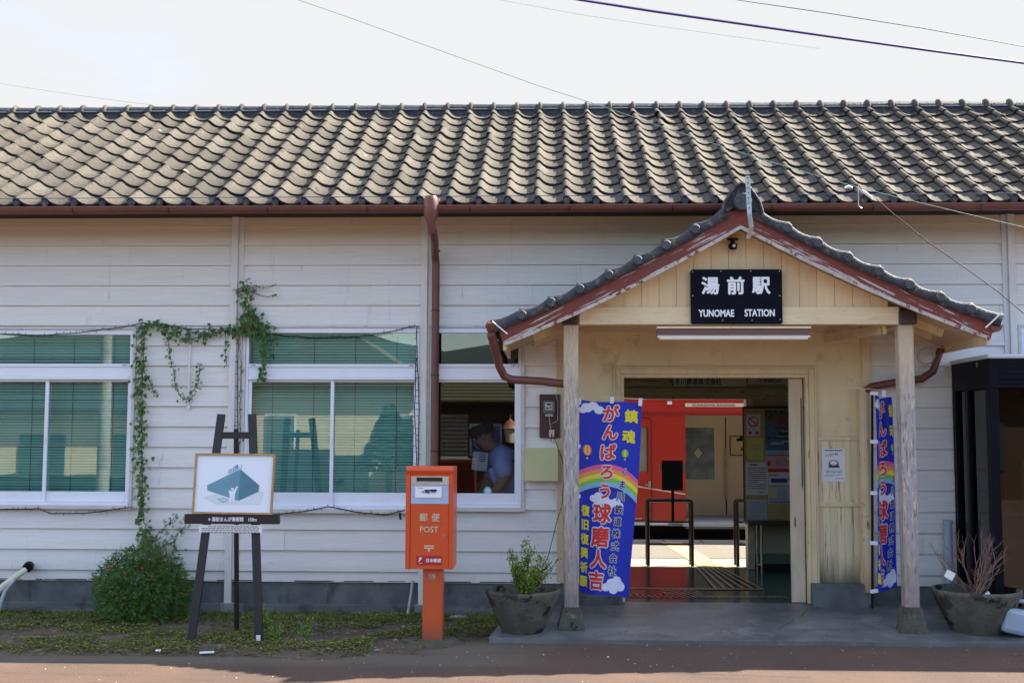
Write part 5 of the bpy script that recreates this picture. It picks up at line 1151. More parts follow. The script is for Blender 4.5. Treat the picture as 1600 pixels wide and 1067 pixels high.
# ------------------------------------------------------------------ behind the windows
def blind(label, x0, x1, z0, z1, y):
    T = thing('window_blind', label, 'blind', (x0, y, z1), 'teal slatted blinds behind the windows'); m = MB(); z = z1-.01; n_ = 0
    while z > z0:
        a_ = math.radians(50+R.gauss(0, 5)); w_ = .0125; dy, dz = w_*math.cos(a_), w_*math.sin(a_); j = R.uniform(-.0008, .0008)
        vs = [(x, y+s_*dy+k, z+j+s_*dz+k2) for x in (x0, x1) for s_, k, k2 in ((-1, 0, 0), (0, .002, .0025), (1, 0, 0), (1, .001, -.0008), (0, .003, .0012), (-1, .001, -.0008))]
        m.add(vs, [(i, (i+1) % 6, 6+(i+1) % 6, 6+i) for i in range(6)]+[(5, 4, 3, 2, 1, 0), (6, 7, 8, 9, 10, 11)], BLIND); z -= .0245
    m.build('slats', T)
    m = MB(); m.box(x0, x1, y-.012, y+.012, z1, z1+.025, BLIND); m.build('head_rail', T)
    for k in range(3 if x1-x0 < .8 else 4):
        n2 = 3 if x1-x0 < .8 else 4; x = x0+(x1-x0)*(k+.5)/n2; m = MB(); m.box(x-.0025, x+.0025, y-.014, y-.0125, z0, z1, mat('dark_cord', (.03, .06, .055))); m.build('cord', T)
tb = zz(569)
for (a, b, c, d), lb in ((wins[0], 'leftmost window'), (wins[1], 'middle window')):
    blind('teal slatted blind behind the %s, upper light' % lb, a+.03, b-.03, tb-.01, d-.06, .09+.03)
    blind('long teal slatted blind behind the %s, sliding panes' % lb, a+.03, b-.03, c+.0, zz(597)+.01, .09+.03)
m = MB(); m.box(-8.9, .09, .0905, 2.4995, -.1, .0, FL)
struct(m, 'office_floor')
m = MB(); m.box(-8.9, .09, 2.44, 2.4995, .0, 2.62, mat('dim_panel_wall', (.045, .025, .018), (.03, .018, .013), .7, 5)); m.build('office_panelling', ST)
# station man seen through the third window
sk_ = mat('skin', (.36, .20, .14), (.30, .16, .11), .55, 6); SHIRT = mat('light_blue_shirt', (.35, .46, .90), (.28, .38, .80), .8, 8); HAIR = mat('dark_hair', (.012, .010, .010)); MASK = mat('teal_face_mask', (.22, .42, .42)); TROU = mat('navy_trousers', (.015, .018, .035))
def skinned(name, nodes, edges, mt, parent=None, sub=2):
    """one continuous surface grown from a joint skeleton; nodes: (pos, radius)"""
    me = bpy.data.meshes.new(name); off = Vector(ROOT.get(parent.name, (0, 0, 0))) if parent else Vector((0, 0, 0))
    me.from_pydata([tuple(Vector(p)-off) for p, r in nodes], edges, []); o = bpy.data.objects.new(name, me); col.objects.link(o)
    s_ = o.modifiers.new('skin', 'SKIN'); s_.use_smooth_shade = True
    sv = me.skin_vertices[0].data if me.skin_vertices else None
    if sv is None:
        bpy.context.view_layer.objects.active = o; bpy.ops.mesh.customdata_skin_add(); sv = me.skin_vertices[0].data
    for i, (p, r) in enumerate(nodes): sv[i].radius = r if isinstance(r, tuple) else (r, r)
    sv[0].use_root = True
    u_ = o.modifiers.new('subdivision', 'SUBSURF'); u_.levels = sub; u_.render_levels = sub; me.materials.append(mt)
    if parent: o.parent = parent
    return o
mY = .42
def M_(px, py, dy=0): return P(px, py, mY+dy)
MAN = thing('person', 'person in light blue shirt, dark cap and mask bending forward behind the window', 'person', (M_(790, 760).x, mY, 0))
hip = M_(812, 792); 
nodes = [(hip, (.13, .12)), (M_(800, 755, .0), (.125, .125)), (M_(790, 722, .0), (.13, .145)), (M_(781, 706, .0), (.09, .10)), (M_(772, 699), (.056, .056)), (M_(762, 693), (.07, .075)), (M_(757, 686), (.088, .095)), (M_(753, 676), (.075, .085)),
         (M_(785, 715, -.19), .070), (M_(788, 750, -.24), .056), (M_(770, 772, -.30), .042), (M_(745, 782, -.28), .034),
         (M_(778, 715, .19), .070), (M_(765, 750, .26), .056), (M_(752, 775, .24), .042), (M_(738, 782, .20), .034),
         (hip+Vector((-.02, -.10, -.12)), .10), (hip+Vector((-.08, -.11, -.50)), .075), (hip+Vector((-.02, -.11, -.92)), .045), (hip+Vector((-.02, .10, -.12)), .10), (hip+Vector((.04, .11, -.50)), .075), (hip+Vector((.10, .11, -.92)), .045)]
ed = [(0, 1), (1, 2), (2, 3), (3, 4), (4, 5), (5, 6), (6, 7), (3, 8), (8, 9), (9, 10), (10, 11), (3, 12), (12, 13), (13, 14), (14, 15), (0, 16), (16, 17), (17, 18), (0, 19), (19, 20), (20, 21)]
body = skinned('body', nodes, ed, sk_, MAN)
def infl(ns, k): return [(p, tuple(x+k for x in (r if isinstance(r, tuple) else (r, r)))) for p, r in ns]
sn = infl(nodes[:4]+[nodes[8], nodes[9], nodes[12], nodes[13]], .03)+[(M_(774, 701), (.068, .068))]
skinned('shirt', sn, [(0, 1), (1, 2), (2, 3), (3, 4), (4, 5), (3, 6), (6, 7), (3, 8)], SHIRT, MAN)
skinned('trousers', infl([nodes[0]]+nodes[16:], .015), [(0, 1), (1, 2), (2, 3), (0, 4), (4, 5), (5, 6)], TROU, MAN)
hc = M_(755, 682); fd = Vector((-.86, -.12, -.5)).normalized()
m = MB(); hd = Vector((-.35, 0, .94)).normalized(); sd2 = hd.cross(Vector((0, 1, 0))).normalized()
def cap(ring, lift): return [hc+hd*lift+(sd2*math.cos(a)*1.12+Vector((0, 1, 0))*math.sin(a))*ring for a in [k*2*math.pi/18 for k in range(18)]]
ct = [cap(.098, .015), cap(.104, .05), cap(.118, .085), cap(.105, .105), cap(.03, .112)]
m.add(sum(ct, []), [(r_*18+i, r_*18+(i+1) % 18, (r_+1)*18+(i+1) % 18, (r_+1)*18+i) for r_ in range(4) for i in range(18)]+[tuple(4*18+i for i in range(18))], HAIR, True)
pk = [hc+hd*.02-sd2*(-1 if sd2.x < 0 else 1)*.0+(sd2*(1 if sd2.x < 0 else -1))*(.10+.06*math.cos(a))+Vector((0, 1, 0))*.075*math.sin(a) for a in [math.pi*(-.5+k/8) for k in range(9)]]
m.add(pk+[p+hd*.008 for p in pk], [tuple(range(9)), tuple(range(17, 8, -1))]+[(i, i+1, 10+i, 9+i) for i in range(8)], HAIR); m.build('cap', MAN)
fr_ = sd2*(1 if sd2.x < 0 else -1)
m = MB(); mc = hc+fr_*.075-hd*.045; rg = [[mc+fr_*(.028*math.cos(b_))*1+Vector((0, 1, 0))*.062*math.cos(b_)*math.sin(a)-fr_*.02*(1-math.cos(a))+hd*.045*math.sin(b_) for a in [(-.5+k/8)*math.pi for k in range(9)]] for b_ in [(-.48+j*.16)*math.pi for j in range(7)]]
m.add(sum(rg, []), [(j*9+i, j*9+i+1, (j+1)*9+i+1, (j+1)*9+i) for j in range(6) for i in range(8)], MASK, True); m.build('mask', MAN)
m = MB()
for s_ in (-1, 1):
    e = hc+fr_*.082+Vector((0, s_*.032, 0))+hd*.005; m.lathe(e-Vector((0, 0, .006)), [(.001, 0), (.009, .003), (.011, .006), (.009, .009), (.001, .012)], WHITE, 8); e2_ = e+fr_*.009; m.lathe(e2_-Vector((0, 0, .004)), [(.001, 0), (.004, .002), (.005, .004), (.004, .006), (.001, .008)], BLK, 6)
m.build('eyes', MAN)
for s_ in (-1, 1):
    m = MB(); e = hc+Vector((0, s_*.092, -.005))-fr_*.01; m.lathe(e-Vector((0, 0, .03)), [(.001, 0), (.010, .01), (.014, .035), (.010, .055), (.001, .062)], sk_, 8); m.build('ear', MAN)
def hand(w0, d, side):
    d = Vector(d).normalized(); up = Vector((0, 0, 1)); lat = d.cross(up).normalized()*side; nn = [(w0, .026), (w0+d*.05, (.036, .020)), (w0+d*.085, (.036, .016))]; e = [(0, 1), (1, 2)]
    for k, (o_, l_) in enumerate(((-.028, .062), (-.009, .072), (.010, .068), (.027, .052))):
        b0 = w0+d*.09+lat*o_; i0 = len(nn); nn += [(b0, .0088), (b0+d*l_*.5-up*.012, .008), (b0+d*l_*.85-up*.032, .007)]; e += [(2, i0), (i0, i0+1), (i0+1, i0+2)]
    b0 = w0+d*.035-lat*.032; i0 = len(nn); nn += [(b0, .010), (b0+d*.03-lat*.012-up*.012, .009), (b0+d*.052-lat*.010-up*.026, .008)]; e += [(1, i0), (i0, i0+1), (i0+1, i0+2)]
    return skinned('hand', nn, e, sk_, MAN, 1)
hand(nodes[11][0], (-.95, 0, -.3), 1); hand(nodes[15][0], (-.95, 0, -.3), -1)
# desk and paper in front of him, wall poster behind
DS = thing('office_desk', 'dark desk in the room behind the third window', 'desk', (-.75, .42, 0)); m = MB(); m.box(-1.35, -.42, .16, .9, .70, .735, DBRN); m.build('desk_top', DS, bevel=.003)
for x, y in ((-1.3, .2), (-.47, .2), (-1.3, .85), (-.47, .85)): m = MB(); m.box(x-.02, x+.02, y-.02, y+.02, 0, .6995, DBRN); m.build('leg', DS)
a, b = P(738, 706, .45), P(762, 735, .45)
m = MB(); m.box(a.x, b.x, .449, .451, b.z, a.z, PAP, Matrix.Rotation(.1, 3, 'Y'))
for k in range(4): m.box(a.x+.06, b.x-.02, .4475, .4485, b.z+.08+.02*k, b.z+.088+.02*k, DP)
tag(m.build('paper_sheet'), 'white printed sheet held up behind the third window', 'paper')
def d2(bx, tx, lines, ell): bx(.0, 1, 0, .06, STEEL); bx(0, 1, .94, 1, STEEL); bx(0, .06, .06, .94, STEEL); bx(.94, 1, .06, .94, STEEL); lines(.2, .8, .5, .6, 1, PAP)
notice('wall_poster', 'blue poster in a thin metal frame on the wall inside the third window', 734, 662, 784, 712, 1.2, BP, d2)
m = MB(); q = P(762, 767, .005); m.add([(q.x+.035*math.cos(k*.35), -.0035, q.z+.04*math.sin(k*.35)) for k in range(18)], [tuple(range(18))], mat('sticker_blue', (.10, .45, .60)))
m.add([(q.x+.022*math.cos(k*.35), -.0045, q.z+.026*math.sin(k*.35)) for k in range(18)], [tuple(range(18))], PAP)
for k in range(3): m.box(q.x-.028, q.x+.028, -.0058, -.0048, q.z-.014-.006*k, q.z-.011-.006*k, mat('sticker_blue', (.10, .45, .60)))
tag(m.build('window_sticker'), 'small round light blue sticker low on the third window pane', 'sticker')

# ------------------------------------------------------------------ concourse: notice board, table, rails, hanging boards
NB = thing('notice_board', 'tan notice board covered in posters on the rear wall right of the exit', 'notice board', (2.7, 2.46, .5)); BYv = 2.45
a, b = P(1160, 638, BYv-.02), P(1300, 815, BYv-.02)
m = MB(); m.box(a.x+.012, b.x+.4, BYv-.02, BYv, b.z, a.z, mat('tan_cork', (.48, .37, .17), (.40, .30, .14), .8, 20)); m.build('board', NB)
m = MB(); m.box(a.x, a.x+.0115, BYv-.03, BYv, b.z-.02, a.z+.02, DBRN); m.box(a.x+.012, b.x+.4, BYv-.03, BYv, a.z+.0005, a.z+.02, DBRN); m.build('board_frame', NB)
pY = BYv-.0245
def dns(bx, tx, lines, ell):
    bx(.02, .98, .01, .03, RP); bx(.02, .98, .97, .99, RP); bx(.02, .04, .03, .97, RP); bx(.96, .98, .03, .97, RP)
    ell(.5, .36, .34, .23, RP, 2, 28); ell(.5, .36, .27, .18, PAP, 3, 28); bx(.28, .68, .35, .40, BLK, 5); bx(.62, .70, .28, .34, BLK, 5)
    a_ = [(.29, .25), (.34, .22), (.72, .45), (.67, .48)]
    tx('／', .5, .36, .42, RP, .04, -1); tx('NO SMOKING', .5, .68, .06, DP, .02); tx('禁', .27, .84, .15, RP, .05); tx('煙', .74, .84, .15, RP, .05)
notice('no_smoking_sign', 'white no smoking sign with red circle, topmost left on the notice board', 1165, 646, 1189, 682, pY, PAP, dns, 'sign')
def dye(bx, tx, lines, ell): tx('OPEN', .5, .35, .20, TP, .01); tx('CAMPUS', .5, .55, .17, TP, .01); lines(.3, .7, .74, .9, 2, TP)
notice('poster', 'yellow poster below the no smoking sign', 1167, 684, 1193, 718, pY, mat('yellow_paper', (.62, .58, .12)), dye)
def dtx(bx, tx, lines, ell): lines(.2, .8, .05, .12, 1, DP, .7); lines(.1, .92, .16, .85, 11, DP, .4); lines(.6, .95, .9, .95, 1, DP)
notice('poster', 'white text notice on the notice board below the yellow poster', 1165, 722, 1200, 773, pY, PAP, dtx)
def dt2(bx, tx, lines, ell): lines(.1, .9, .1, .9, 9, mat('grey_print', (.25, .25, .28)), .3)
notice('poster', 'pale blue-white faint text sheet, lowest left on the notice board', 1167, 780, 1199, 815, pY, mat('pale_blue_paper', (.45, .52, .60)), dt2)
def dbig(bx, tx, lines, ell):
    bx(0, 1, .0, .2, mat('dark_green_print', (.02, .06, .04), (.08, .15, .12), .5, 30, lo=.45, hi=.55), 1); tx('くんくま祭', .45, .15, .11, RP, .04, .8); tx('KUMAMOTO', .5, .27, .06, RP, .03)
    for k in range(9): bx(R.uniform(0, .8), R.uniform(.82, 1), .30+.03*k, .34+.03*k, (mat('dark_green_print', (.02, .06, .04)), BP, TP)[k % 3], 1)
    tx('10月27日', .4, .60, .06, PAP, .03); bx(0, 1, .72, .80, mat('light_blue_print', (.25, .45, .62)), 1); bx(.25, 1, .80, 1, RP, 1)
notice('poster', 'large blue festival poster with red brush title on the notice board', 1195, 640, 1243, 728, pY, BP, dbig)
def dpk(bx, tx, lines, ell): ell(.13, .6, .07, .22, RP); tx('ようこそ', .6, .25, .2, RP, .03); lines(.4, .95, .4, .8, 3, mat('violet_print', (.25, .12, .35)))
notice('poster', 'small pink leaflet overlapping the bottom of the large blue poster', 1196, 712, 1236, 732, pY-.006, mat('pink_paper', (.62, .38, .42)), dpk)
def dtr(bx, tx, lines, ell): bx(0, 1, 0, .24, RP); bx(.1, .7, .6, .85, SB); ell(.84, .62, .11, .17, RP); lines(.05, .7, .38, .46, 1, DP, .7)
notice('poster', 'white leaflet with a red top band and a red dot', 1200, 731, 1243, 758, pY, PAP, dtr)
def dtb(bx, tx, lines, ell): bx(.06, .30, .1, .65, mat('cream_print', (.6, .5, .3))); bx(.33, .48, .1, .65, mat('light_blue_print', (.25, .45, .62))); bx(.52, .67, .1, .65, mat('light_blue_print', (.25, .45, .62))); bx(.70, .92, .1, .65, mat('cream_print', (.6, .5, .3))); lines(.05, .95, .72, .8, 1, SB); lines(.05, .9, .86, .94, 1, DP, .9)
notice('poster', 'white timetable leaflet with blue and cream columns, lowest right on the board', 1200, 760, 1243, 787, pY, mat('pale_violet_paper', (.50, .50, .66)), dtb)
# table under the board
TB = thing('folding_table', 'dark narrow table with thin metal legs under the notice board', 'table', (2.7, 2.25, .026))
a = P(1163, 815, 2.15); m = MB(); m.box(a.x+.03, a.x+1.3, 2.08, 2.42, a.z-.03, a.z, DBRN); m.build('table_top', TB, bevel=.003)
for x in (a.x+.17, a.x+1.2):
    for y in (2.12, 2.38): m = MB(); m.tube([(x, y, a.z-.031), (x, y, .026)], .011, STEEL, 8); m.build('leg', TB)
    m = MB(); m.tube([(x, 2.131, .10), (x, 2.369, .10)], .008, STEEL, 6); m.build('stretcher', TB)
# ticket-gate rails
RAILM = mat('dark_steel_tube', (.035, .033, .035), (.05, .045, .045), .22, 6, metal=.6)
g0, g1 = G(1014, 885, .022), G(1083, 885, .022)
RL = thing('gate_rail', 'black steel tube railing with two rungs standing in the exit behind the banner', 'railing', ((g0.x+g1.x)/2, g0.y, .022), 'steel railings at the platform exit')
gy_ = g0.y+.08
hz_ = P(1050, 782, gy_).z; x0, x1 = g0.x, g1.x
for x in (x0, x1):
    for y in (gy_-.0, gy_+.16): m = MB(); m.tube([(x, y, .02), (x, y, hz_-.02)], .019, RAILM, 10); m.build('leg', RL)
m = MB()
for y in (gy_, gy_+.16):
    m.tube([(x0, y, hz_-.021), (x0+.006, y, hz_-.006), (x0+.02, y, hz_), (x1-.02, y, hz_), (x1-.006, y, hz_-.006), (x1, y, hz_-.021)], .019, RAILM, 10)
m.build('top_tube', RL)
for py in (815, 850):
    m = MB(); z = P(1050, py, gy_).z; m.tube([(x0+.0, gy_, z), (x1, gy_, z)], .013, RAILM, 8); m.build('rung', RL)
SB_ = thing('black_display_panel', 'black square panel on a pole standing at the first railing', 'panel', ((x0+x1)/2, gy_-.05, .02))
pX = P(1051, 740, gy_-.06).x; a, b = P(1034, 719, gy_-.06), P(1067, 766, gy_-.06)
m = MB(); m.box(a.x, b.x, gy_-.075, gy_-.045, b.z, a.z, BLK); m.build('panel', SB_, bevel=.003); m = MB(); m.tube([(pX, gy_-.05, b.z), (pX, gy_-.05, P(1051, 815, gy_-.05).z)], .017, BLK, 8); m.build('pole', SB_)
for u_ in ((a.x-.025, a.x), (b.x, b.x+.03)): m = MB(); m.box(u_[0], u_[1], gy_-.06, gy_-.05, P(0, 733, gy_).z, P(0, 720, gy_).z, CREAM); m.build('side_tab', SB_)
r2 = RL.copy(); col.objects.link(r2); off = P(1152, 800, gy_).x-x0; r2.location.x += off; r2['label'] = 'black steel tube railing half hidden by the white rear door post'
for ch in list(RL.children): c_ = ch.copy(); col.objects.link(c_); c_.parent = r2
# hanging name boards on the rear header
def hb(name, label, px0, px1, py0, py1, txt, pxt, size, sub=None):
    y = 2.40; a, b = P(px0, py0, y), P(px1, py1, y); m = MB(); m.box(a.x, b.x, y, y+.02, b.z, a.z+.06, mat('faded_green_board', (.52, .58, .48)))
    q = P(pxt, (py0+py1)/2+1.5, y); m.text(txt, plane_fn(q.x, q.z, y), size, mat('dark_teal_print', (.02, .09, .13)), bold=.03, sx=.85)
    if sub: q = P(pxt+6, py1-3, y); m.text(sub, plane_fn(q.x, q.z, y), .028, mat('dark_teal_print', (.02, .09, .13)), bold=.02)
    tag(m.build(name, None), label, 'sign')
hb('hanging_sign', 'pale green railway company sign board above the rear exit', 1053, 1166, 586, 603, 'くま川鉄道株式会社', 1087, .074)
hb('hanging_sign', 'smaller pale sign board right of the railway company board', 1169, 1232, 586, 600, 'くま川鉄道株式会社', 1202, .036)

# ------------------------------------------------------------------ red railcar at the platform
TY = 6.25
TR = thing('railcar', 'red railcar with an open beige vestibule standing at the platform', 'train', (2, TY+1.3, -.7))
RT = mat('red_train_paint', (.43, .022, .014), (.37, .019, .013), .28, 2); RT2 = mat('darker_red_band', (.42, .022, .018), rough=.3)
tx_ = lambda px, py=700: P(px, py, TY).x
tz_ = lambda py: P(1100, py, TY).z
vx0, vx1, vz0, vz1 = tx_(1071), tx_(1071)+1.3, tz_(822), tz_(646)+.12
vz1 = tz_(649)
xL, xR, zB, zT = -3.2, 9.5, tz_(815), 2.45
wx0, wx1, wz0, wz1 = tx_(960), tx_(1012), tz_(737), tz_(668)
m = MB()
holesT = [(vx0, vx1, vz0, vz1), (wx0, wx1, wz0, wz1)]
wallbody(m, xL, xR, zB, zT, TY, TY+.06, holesT, RT)
m.box(xL, xR, TY+.06, TY+2.6, zT-.05, zT, RT); m.box(xL, xL+.06, TY+.0605, TY+2.6, zB, zT-.0505, RT); m.box(xR-.06, xR, TY+.0605, TY+2.6, zB, zT-.0505, RT); m.box(xL+.0605, xR-.0605, TY+2.54, TY+2.6, zB, zT-.0505, RT)
bdy = m.build('body', TR)
m = MB(); m.box(xL, vx1+.8, TY-.012, TY-.0005, tz_(644), tz_(627), RT2); m.box(xL, vx1+.8, TY-.02, TY-.0125, tz_(647), tz_(644.5), mat('band_groove', (.2, .012, .01))); m.build('upper_band', TR)
m = MB(); m.box(tx_(1071), tx_(1170), TY-.024, TY-.0205+.008, tz_(635.5), tz_(630), mat('cream_plate', (.66, .60, .48))); m.text('KUMAGAWA RAILROAD', plane_fn(tx_(1116), tz_(632.8), TY-.0245), .040, DP, bold=.03, sx=1.35)
m.build('name_plate', TR)
m = MB(); m.box(tx_(1043), tx_(1050), TY-.05, TY-.013, tz_(632), tz_(627), WHITE); m.build('marker_lamp', TR)
# cab door outline, handle, stripe
m = MB(); dr = [(tx_(930), tz_(813)), (tx_(1018), tz_(813)), (tx_(1018), tz_(658)), (tx_(1015), tz_(653)), (tx_(930), tz_(653))]
m.tube([(x, TY-.004, z) for x, z in dr], .007, mat('door_gasket', (.05, .01, .01)), 4); m.build('cab_door', TR)
m = MB(); m.box(wx0, wx1, TY+.01, TY+.02, wz0, wz1, mat('cab_glass', (.20, .17, .12), (.26, .22, .16), .2, 3)); m.box(wx1-.012, wx1+.006, TY-.006, TY-.0005, wz0-.012, wz1+.012, mat('door_gasket', (.05, .01, .01))); m.build('cab_window', TR)
m = MB(); q = P(1013, 757, TY); m.box(q.x-.05, q.x+.02, TY-.05, TY-.035, q.z-.008, q.z+.012, STEEL); m.box(q.x+.0, q.x+.035, TY-.03, TY-.0005, q.z-.035, q.z+.05, STEEL); m.build('handle', TR)
m = MB(); a, b = P(985, 758, TY-.003), P(1071, 772, TY-.003); m.bar(a, b, .016, .004, mat('cream_plate', (.66, .60, .48)), (0, 1, 0)); m.build('stripe', TR)
m = MB(); q = P(997, 810, TY); m.box(q.x-.05, q.x+.05, TY-.006, TY-.0005, q.z-.004, q.z+.004, PAP); m.build('number_plate', TR)
VB = mat('vestibule_beige', (.66, .58, .44), (.60, .52, .40), .6, 2)
m = MB(); m.box(vx0, vx1, TY+.061, TY+1.45, vz0-.04, vz0, mat('step_grey', (.45, .45, .44))); m.box(vx0, vx1, TY+.061, TY+1.45, vz1+.06, vz1+.1, VB); m.box(vx0-.06, vx0-.0005, TY+.061, TY+1.45, vz0, vz1+.06, VB); m.box(vx1+.0005, vx1+.06, TY+.061, TY+1.45, vz0, vz1+.06, VB)
iw = TY+1.40; ix0, ix1, iz0, iz1 = P(1080, 700, iw).x-.12, P(1116, 700, iw).x, P(1100, 749, iw).z, P(1100, 668, iw).z
wallbody(m, vx0, vx1, vz0, vz1+.06, iw, iw+.04, [(ix0, ix1, iz0, iz1)], VB)
m.box(P(1133, 700, iw).x, P(1135, 700, iw).x, iw-.004, iw-.0005, vz0, vz1, DP)
m.build('vestibule', TR)
m = MB(); m.box(ix0, ix1, iw+.01, iw+.02, iz0, iz1, mat('far_door_glass', (.20, .28, .38), (.07, .10, .15), .12, 4)); 
q = P(1091, 708, iw-.004); DI = mat('cream_plate', (.66, .60, .48)); m.add([(q.x-.06, iw-.002, q.z), (q.x, iw-.002, q.z-.08), (q.x+.06, iw-.002, q.z), (q.x, iw-.002, q.z+.08)], [(0, 1, 2, 3)], DI)
for a_, b_ in ((0, .035), (-.02, -.005), (.02, -.005), (0, -.035)): m.add([(q.x+a_-.010, iw-.0032, q.z+b_), (q.x+a_, iw-.0032, q.z+b_-.012), (q.x+a_+.010, iw-.0032, q.z+b_), (q.x+a_, iw-.0032, q.z+b_+.012)], [(0, 1, 2, 3)], DP)
m.build('door_window', TR)
m = MB(); q, q2 = P(1133, 700, iw-.06), P(1133, 780, iw-.06); m.tube([(q.x+.01, iw-.05, q.z), (q.x+.01, iw-.05, q2.z)], .016, STEEL, 8); m.build('grab_rail', TR)
a, b = P(1140, 680, iw-.02), P(1168, 712, iw-.02); m = MB(); m.box(a.x, b.x, iw-.02, iw-.0005, b.z, a.z, mat('brown_frame', (.22, .10, .05))); m.box(a.x+.02, b.x-.02, iw-.022, iw-.0202, b.z+.02, a.z-.02, mat('cream_print', (.6, .5, .3)))
for k in range(7): u_ = R.uniform(.03, .18); v_ = R.uniform(.05, .25); m.box(a.x+u_, a.x+u_+R.uniform(.02, .06), iw-.0235, iw-.0222, b.z+v_, b.z+v_+R.uniform(.02, .07), BLK)
m.build('framed_print', TR)
m = MB(); m.box(xL, xR, TY+.02, TY+2.58, zB-.06, zB-.0005, mat('pale_underframe', (.30, .32, .36))); m.box(xL, vx0-.25, TY-.03, TY+.0195, zB-.045, zB-.01, WHITE); m.box(vx0-.05, vx1, TY-.12, TY+.0195, zB-.055, zB-.01, mat('step_grey', (.45, .45, .44))); m.build('step', TR)
m = MB(); m.box(xL, xR, TY+.12, TY+2.4, zB-.42, zB-.061, NAVY)
for x in (0.2, 1.6, 4.2): m.tube([(x, TY+.2, -.55), (x, TY+.3, -.55)], .38, NAVY, 20)
m.build('underframe', TR)

# ------------------------------------------------------------------ glass telephone booth
bxl = 3.41; bxr = 4.42; by0, by1 = -.90, -.06
BT = thing('telephone_booth', 'dark navy framed glass telephone booth with a pale flat roof', 'booth', ((bxl+bxr)/2, (by0+by1)/2, GZ+.03))
zt = P(1560, 560, by0).z; zl = P(1560, 612, by0).z
m = MB(); m.box(bxl-.012, bxr+.012, by0-.015, by1+.012, zt, zt+.035, mat('pale_booth_roof', (.50, .54, .62), rough=.4)); m.build('roof', BT, bevel=.012)
m = MB(); m.box(bxl, bxr, by0, by1, zl+.03, zt-.0005, NAVY)
for k in range(5): z = zl+.06+k*.04; m.box(bxl+.08, bxr-.05, by0-.006, by0-.0005, z, z+.012, NAVY)
m.build('header_box', BT, bevel=.004)
m = MB(); q = P(1521, 568, -.8); 
m.tube([(bxl-.004, -.66, q.z), (bxl-.001, -.66, q.z)], .022, mat('bronze', (.3, .22, .12), rough=.3, metal=.6), 10); m.build('emblem', BT)
def bpost(x0, x1, y0, y1): m = MB(); m.box(x0, x1, y0, y1, GZ+.04, zl+.0295, NAVY); m.build('frame_post', BT, bevel=.004)
bpost(bxl, bxl+.07, by0, by0+.09); bpost(bxr-.07, bxr, by0, by0+.09); bpost(bxl, bxl+.07, by1-.07, by1); bpost(bxr-.07, bxr, by1-.07, by1); bpost(bxl+.001, bxl+.03, -.42, -.36)
m = MB(); m.box(bxl-.02, bxr+.02, by0-.02, by1+.02, GZ-.02, GZ+.039, CONCL); m.build('base', BT)
m = MB(); m.box(bxl+.03, bxl+.034, by0+.091, by1-.071, GZ+.1, zl+.02, BOOTHG); m.box(bxl+.0705, bxr-.0705, by0+.03, by0+.034, GZ+.12, zl+.02, BOOTHG); m.build('glass_pane', BT)
m = MB(); m.box(bxl+.0705, bxr-.0705, by0+.02, by0+.05, GZ+.05, GZ+.12, STEEL); m.build('kick_rail', BT)
m = MB(); m.box(bxl+.0705, bxr-.0705, by1-.02, by1-.012, GZ+.05, zl+.02, mat('dark_olive_panel', (.035, .028, .012), (.02, .018, .008), .4, 3)); m.build('back_panel', BT)
TP_ = thing('public_telephone', 'green public telephone on a shelf inside the glass booth', 'telephone', (4.06, -.3, .95))
PG = mat('phone_green', (.02, .32, .06), rough=.3); q = P(1592, 750, -.45)
m = MB(); m.box(q.x-.03, q.x+.30, -.52, -.28, q.z-.24, q.z+.18, PG); m.build('phone_body', TP_, bevel=.02)
m = MB(); m.tube([(q.x-.02, -.56, q.z+.16), (q.x-.045, -.60, q.z+.12), (q.x-.05, -.60, q.z), (q.x-.045, -.60, q.z-.12), (q.x-.02, -.56, q.z-.16)], [.03, .024, .018, .024, .03], PG, 10); m.build('handset', TP_)
m = MB(); m.box(q.x+.10, q.x+.22, -.524, -.5205, q.z-.1, q.z+.02, STEEL); m.build('keypad', TP_)
m = MB(); m.box(q.x-.2, bxr-.08, -.62, -.09, q.z-.28, q.z-.245, STEEL); tag(m.build('booth_shelf', bevel=.003), 'grey metal shelf under the green telephone in the booth', 'shelf')
# white jerrycan beside it
q = P(1592, 975, -1.06); JC = thing('jerrycan', 'white plastic jerrycan lying on its side right of the twig planter', 'jerrycan', q)
m = MB(); WP = mat('milky_plastic', (.30, .37, .47), rough=.4); Rm = Matrix.Rotation(math.radians(12), 3, 'Y'); m.box(q.x-.13, q.x+.26, q.y-.06, q.y+.12, GZ+.045, GZ+.235, WP, Rm); m.build('can_body', JC, bevel=.035)
m = MB(); m.tube([(q.x-.05, q.y+.03, GZ+.25), (q.x, q.y+.03, GZ+.31), (q.x+.10, q.y+.03, GZ+.30), (q.x+.16, q.y+.03, GZ+.22)], .016, WP, 8); m.build('handle', JC)
m = MB(); m.tube([(q.x-.14, q.y+.03, GZ+.20), (q.x-.175, q.y+.03, GZ+.21)], .028, WP, 12); m.build('lid', JC)

# ------------------------------------------------------------------ wires
def wire(name, label, pts, r_, mt, sag=True):
    m = MB(); Q = []
    if len(pts) == 2 and sag:
        a, b = pts
        for i in range(25): t = i/24; Q.append(a.lerp(b, t)-Vector((0, 0, (b-a).length*.012*4*t*(1-t))))
    else: Q = pts
    m.tube(Q, r_, mt, 6); tag(m.build(name), label, 'wire', 'overhead wires')
WD = mat('dark_cable', (.008, .02, .16), rough=.5); WG = mat('teal_cable', (.10, .28, .26), rough=.5)
def ln(pts, Y): return [P(x, y, Y if not isinstance(Y, (list, tuple)) else Y[0]+(Y[1]-Y[0])*i/(len(pts)-1)) for i, (x, y) in enumerate(pts)]
wire('overhead_cable', 'thick dark blue overhead cable crossing the sky at top right', ln([(860, -8), (905, 0), (1020, 18), (1160, 38), (1300, 58), (1450, 79), (1600, 99), (1720, 116)], (3, 5)), .016, WD)
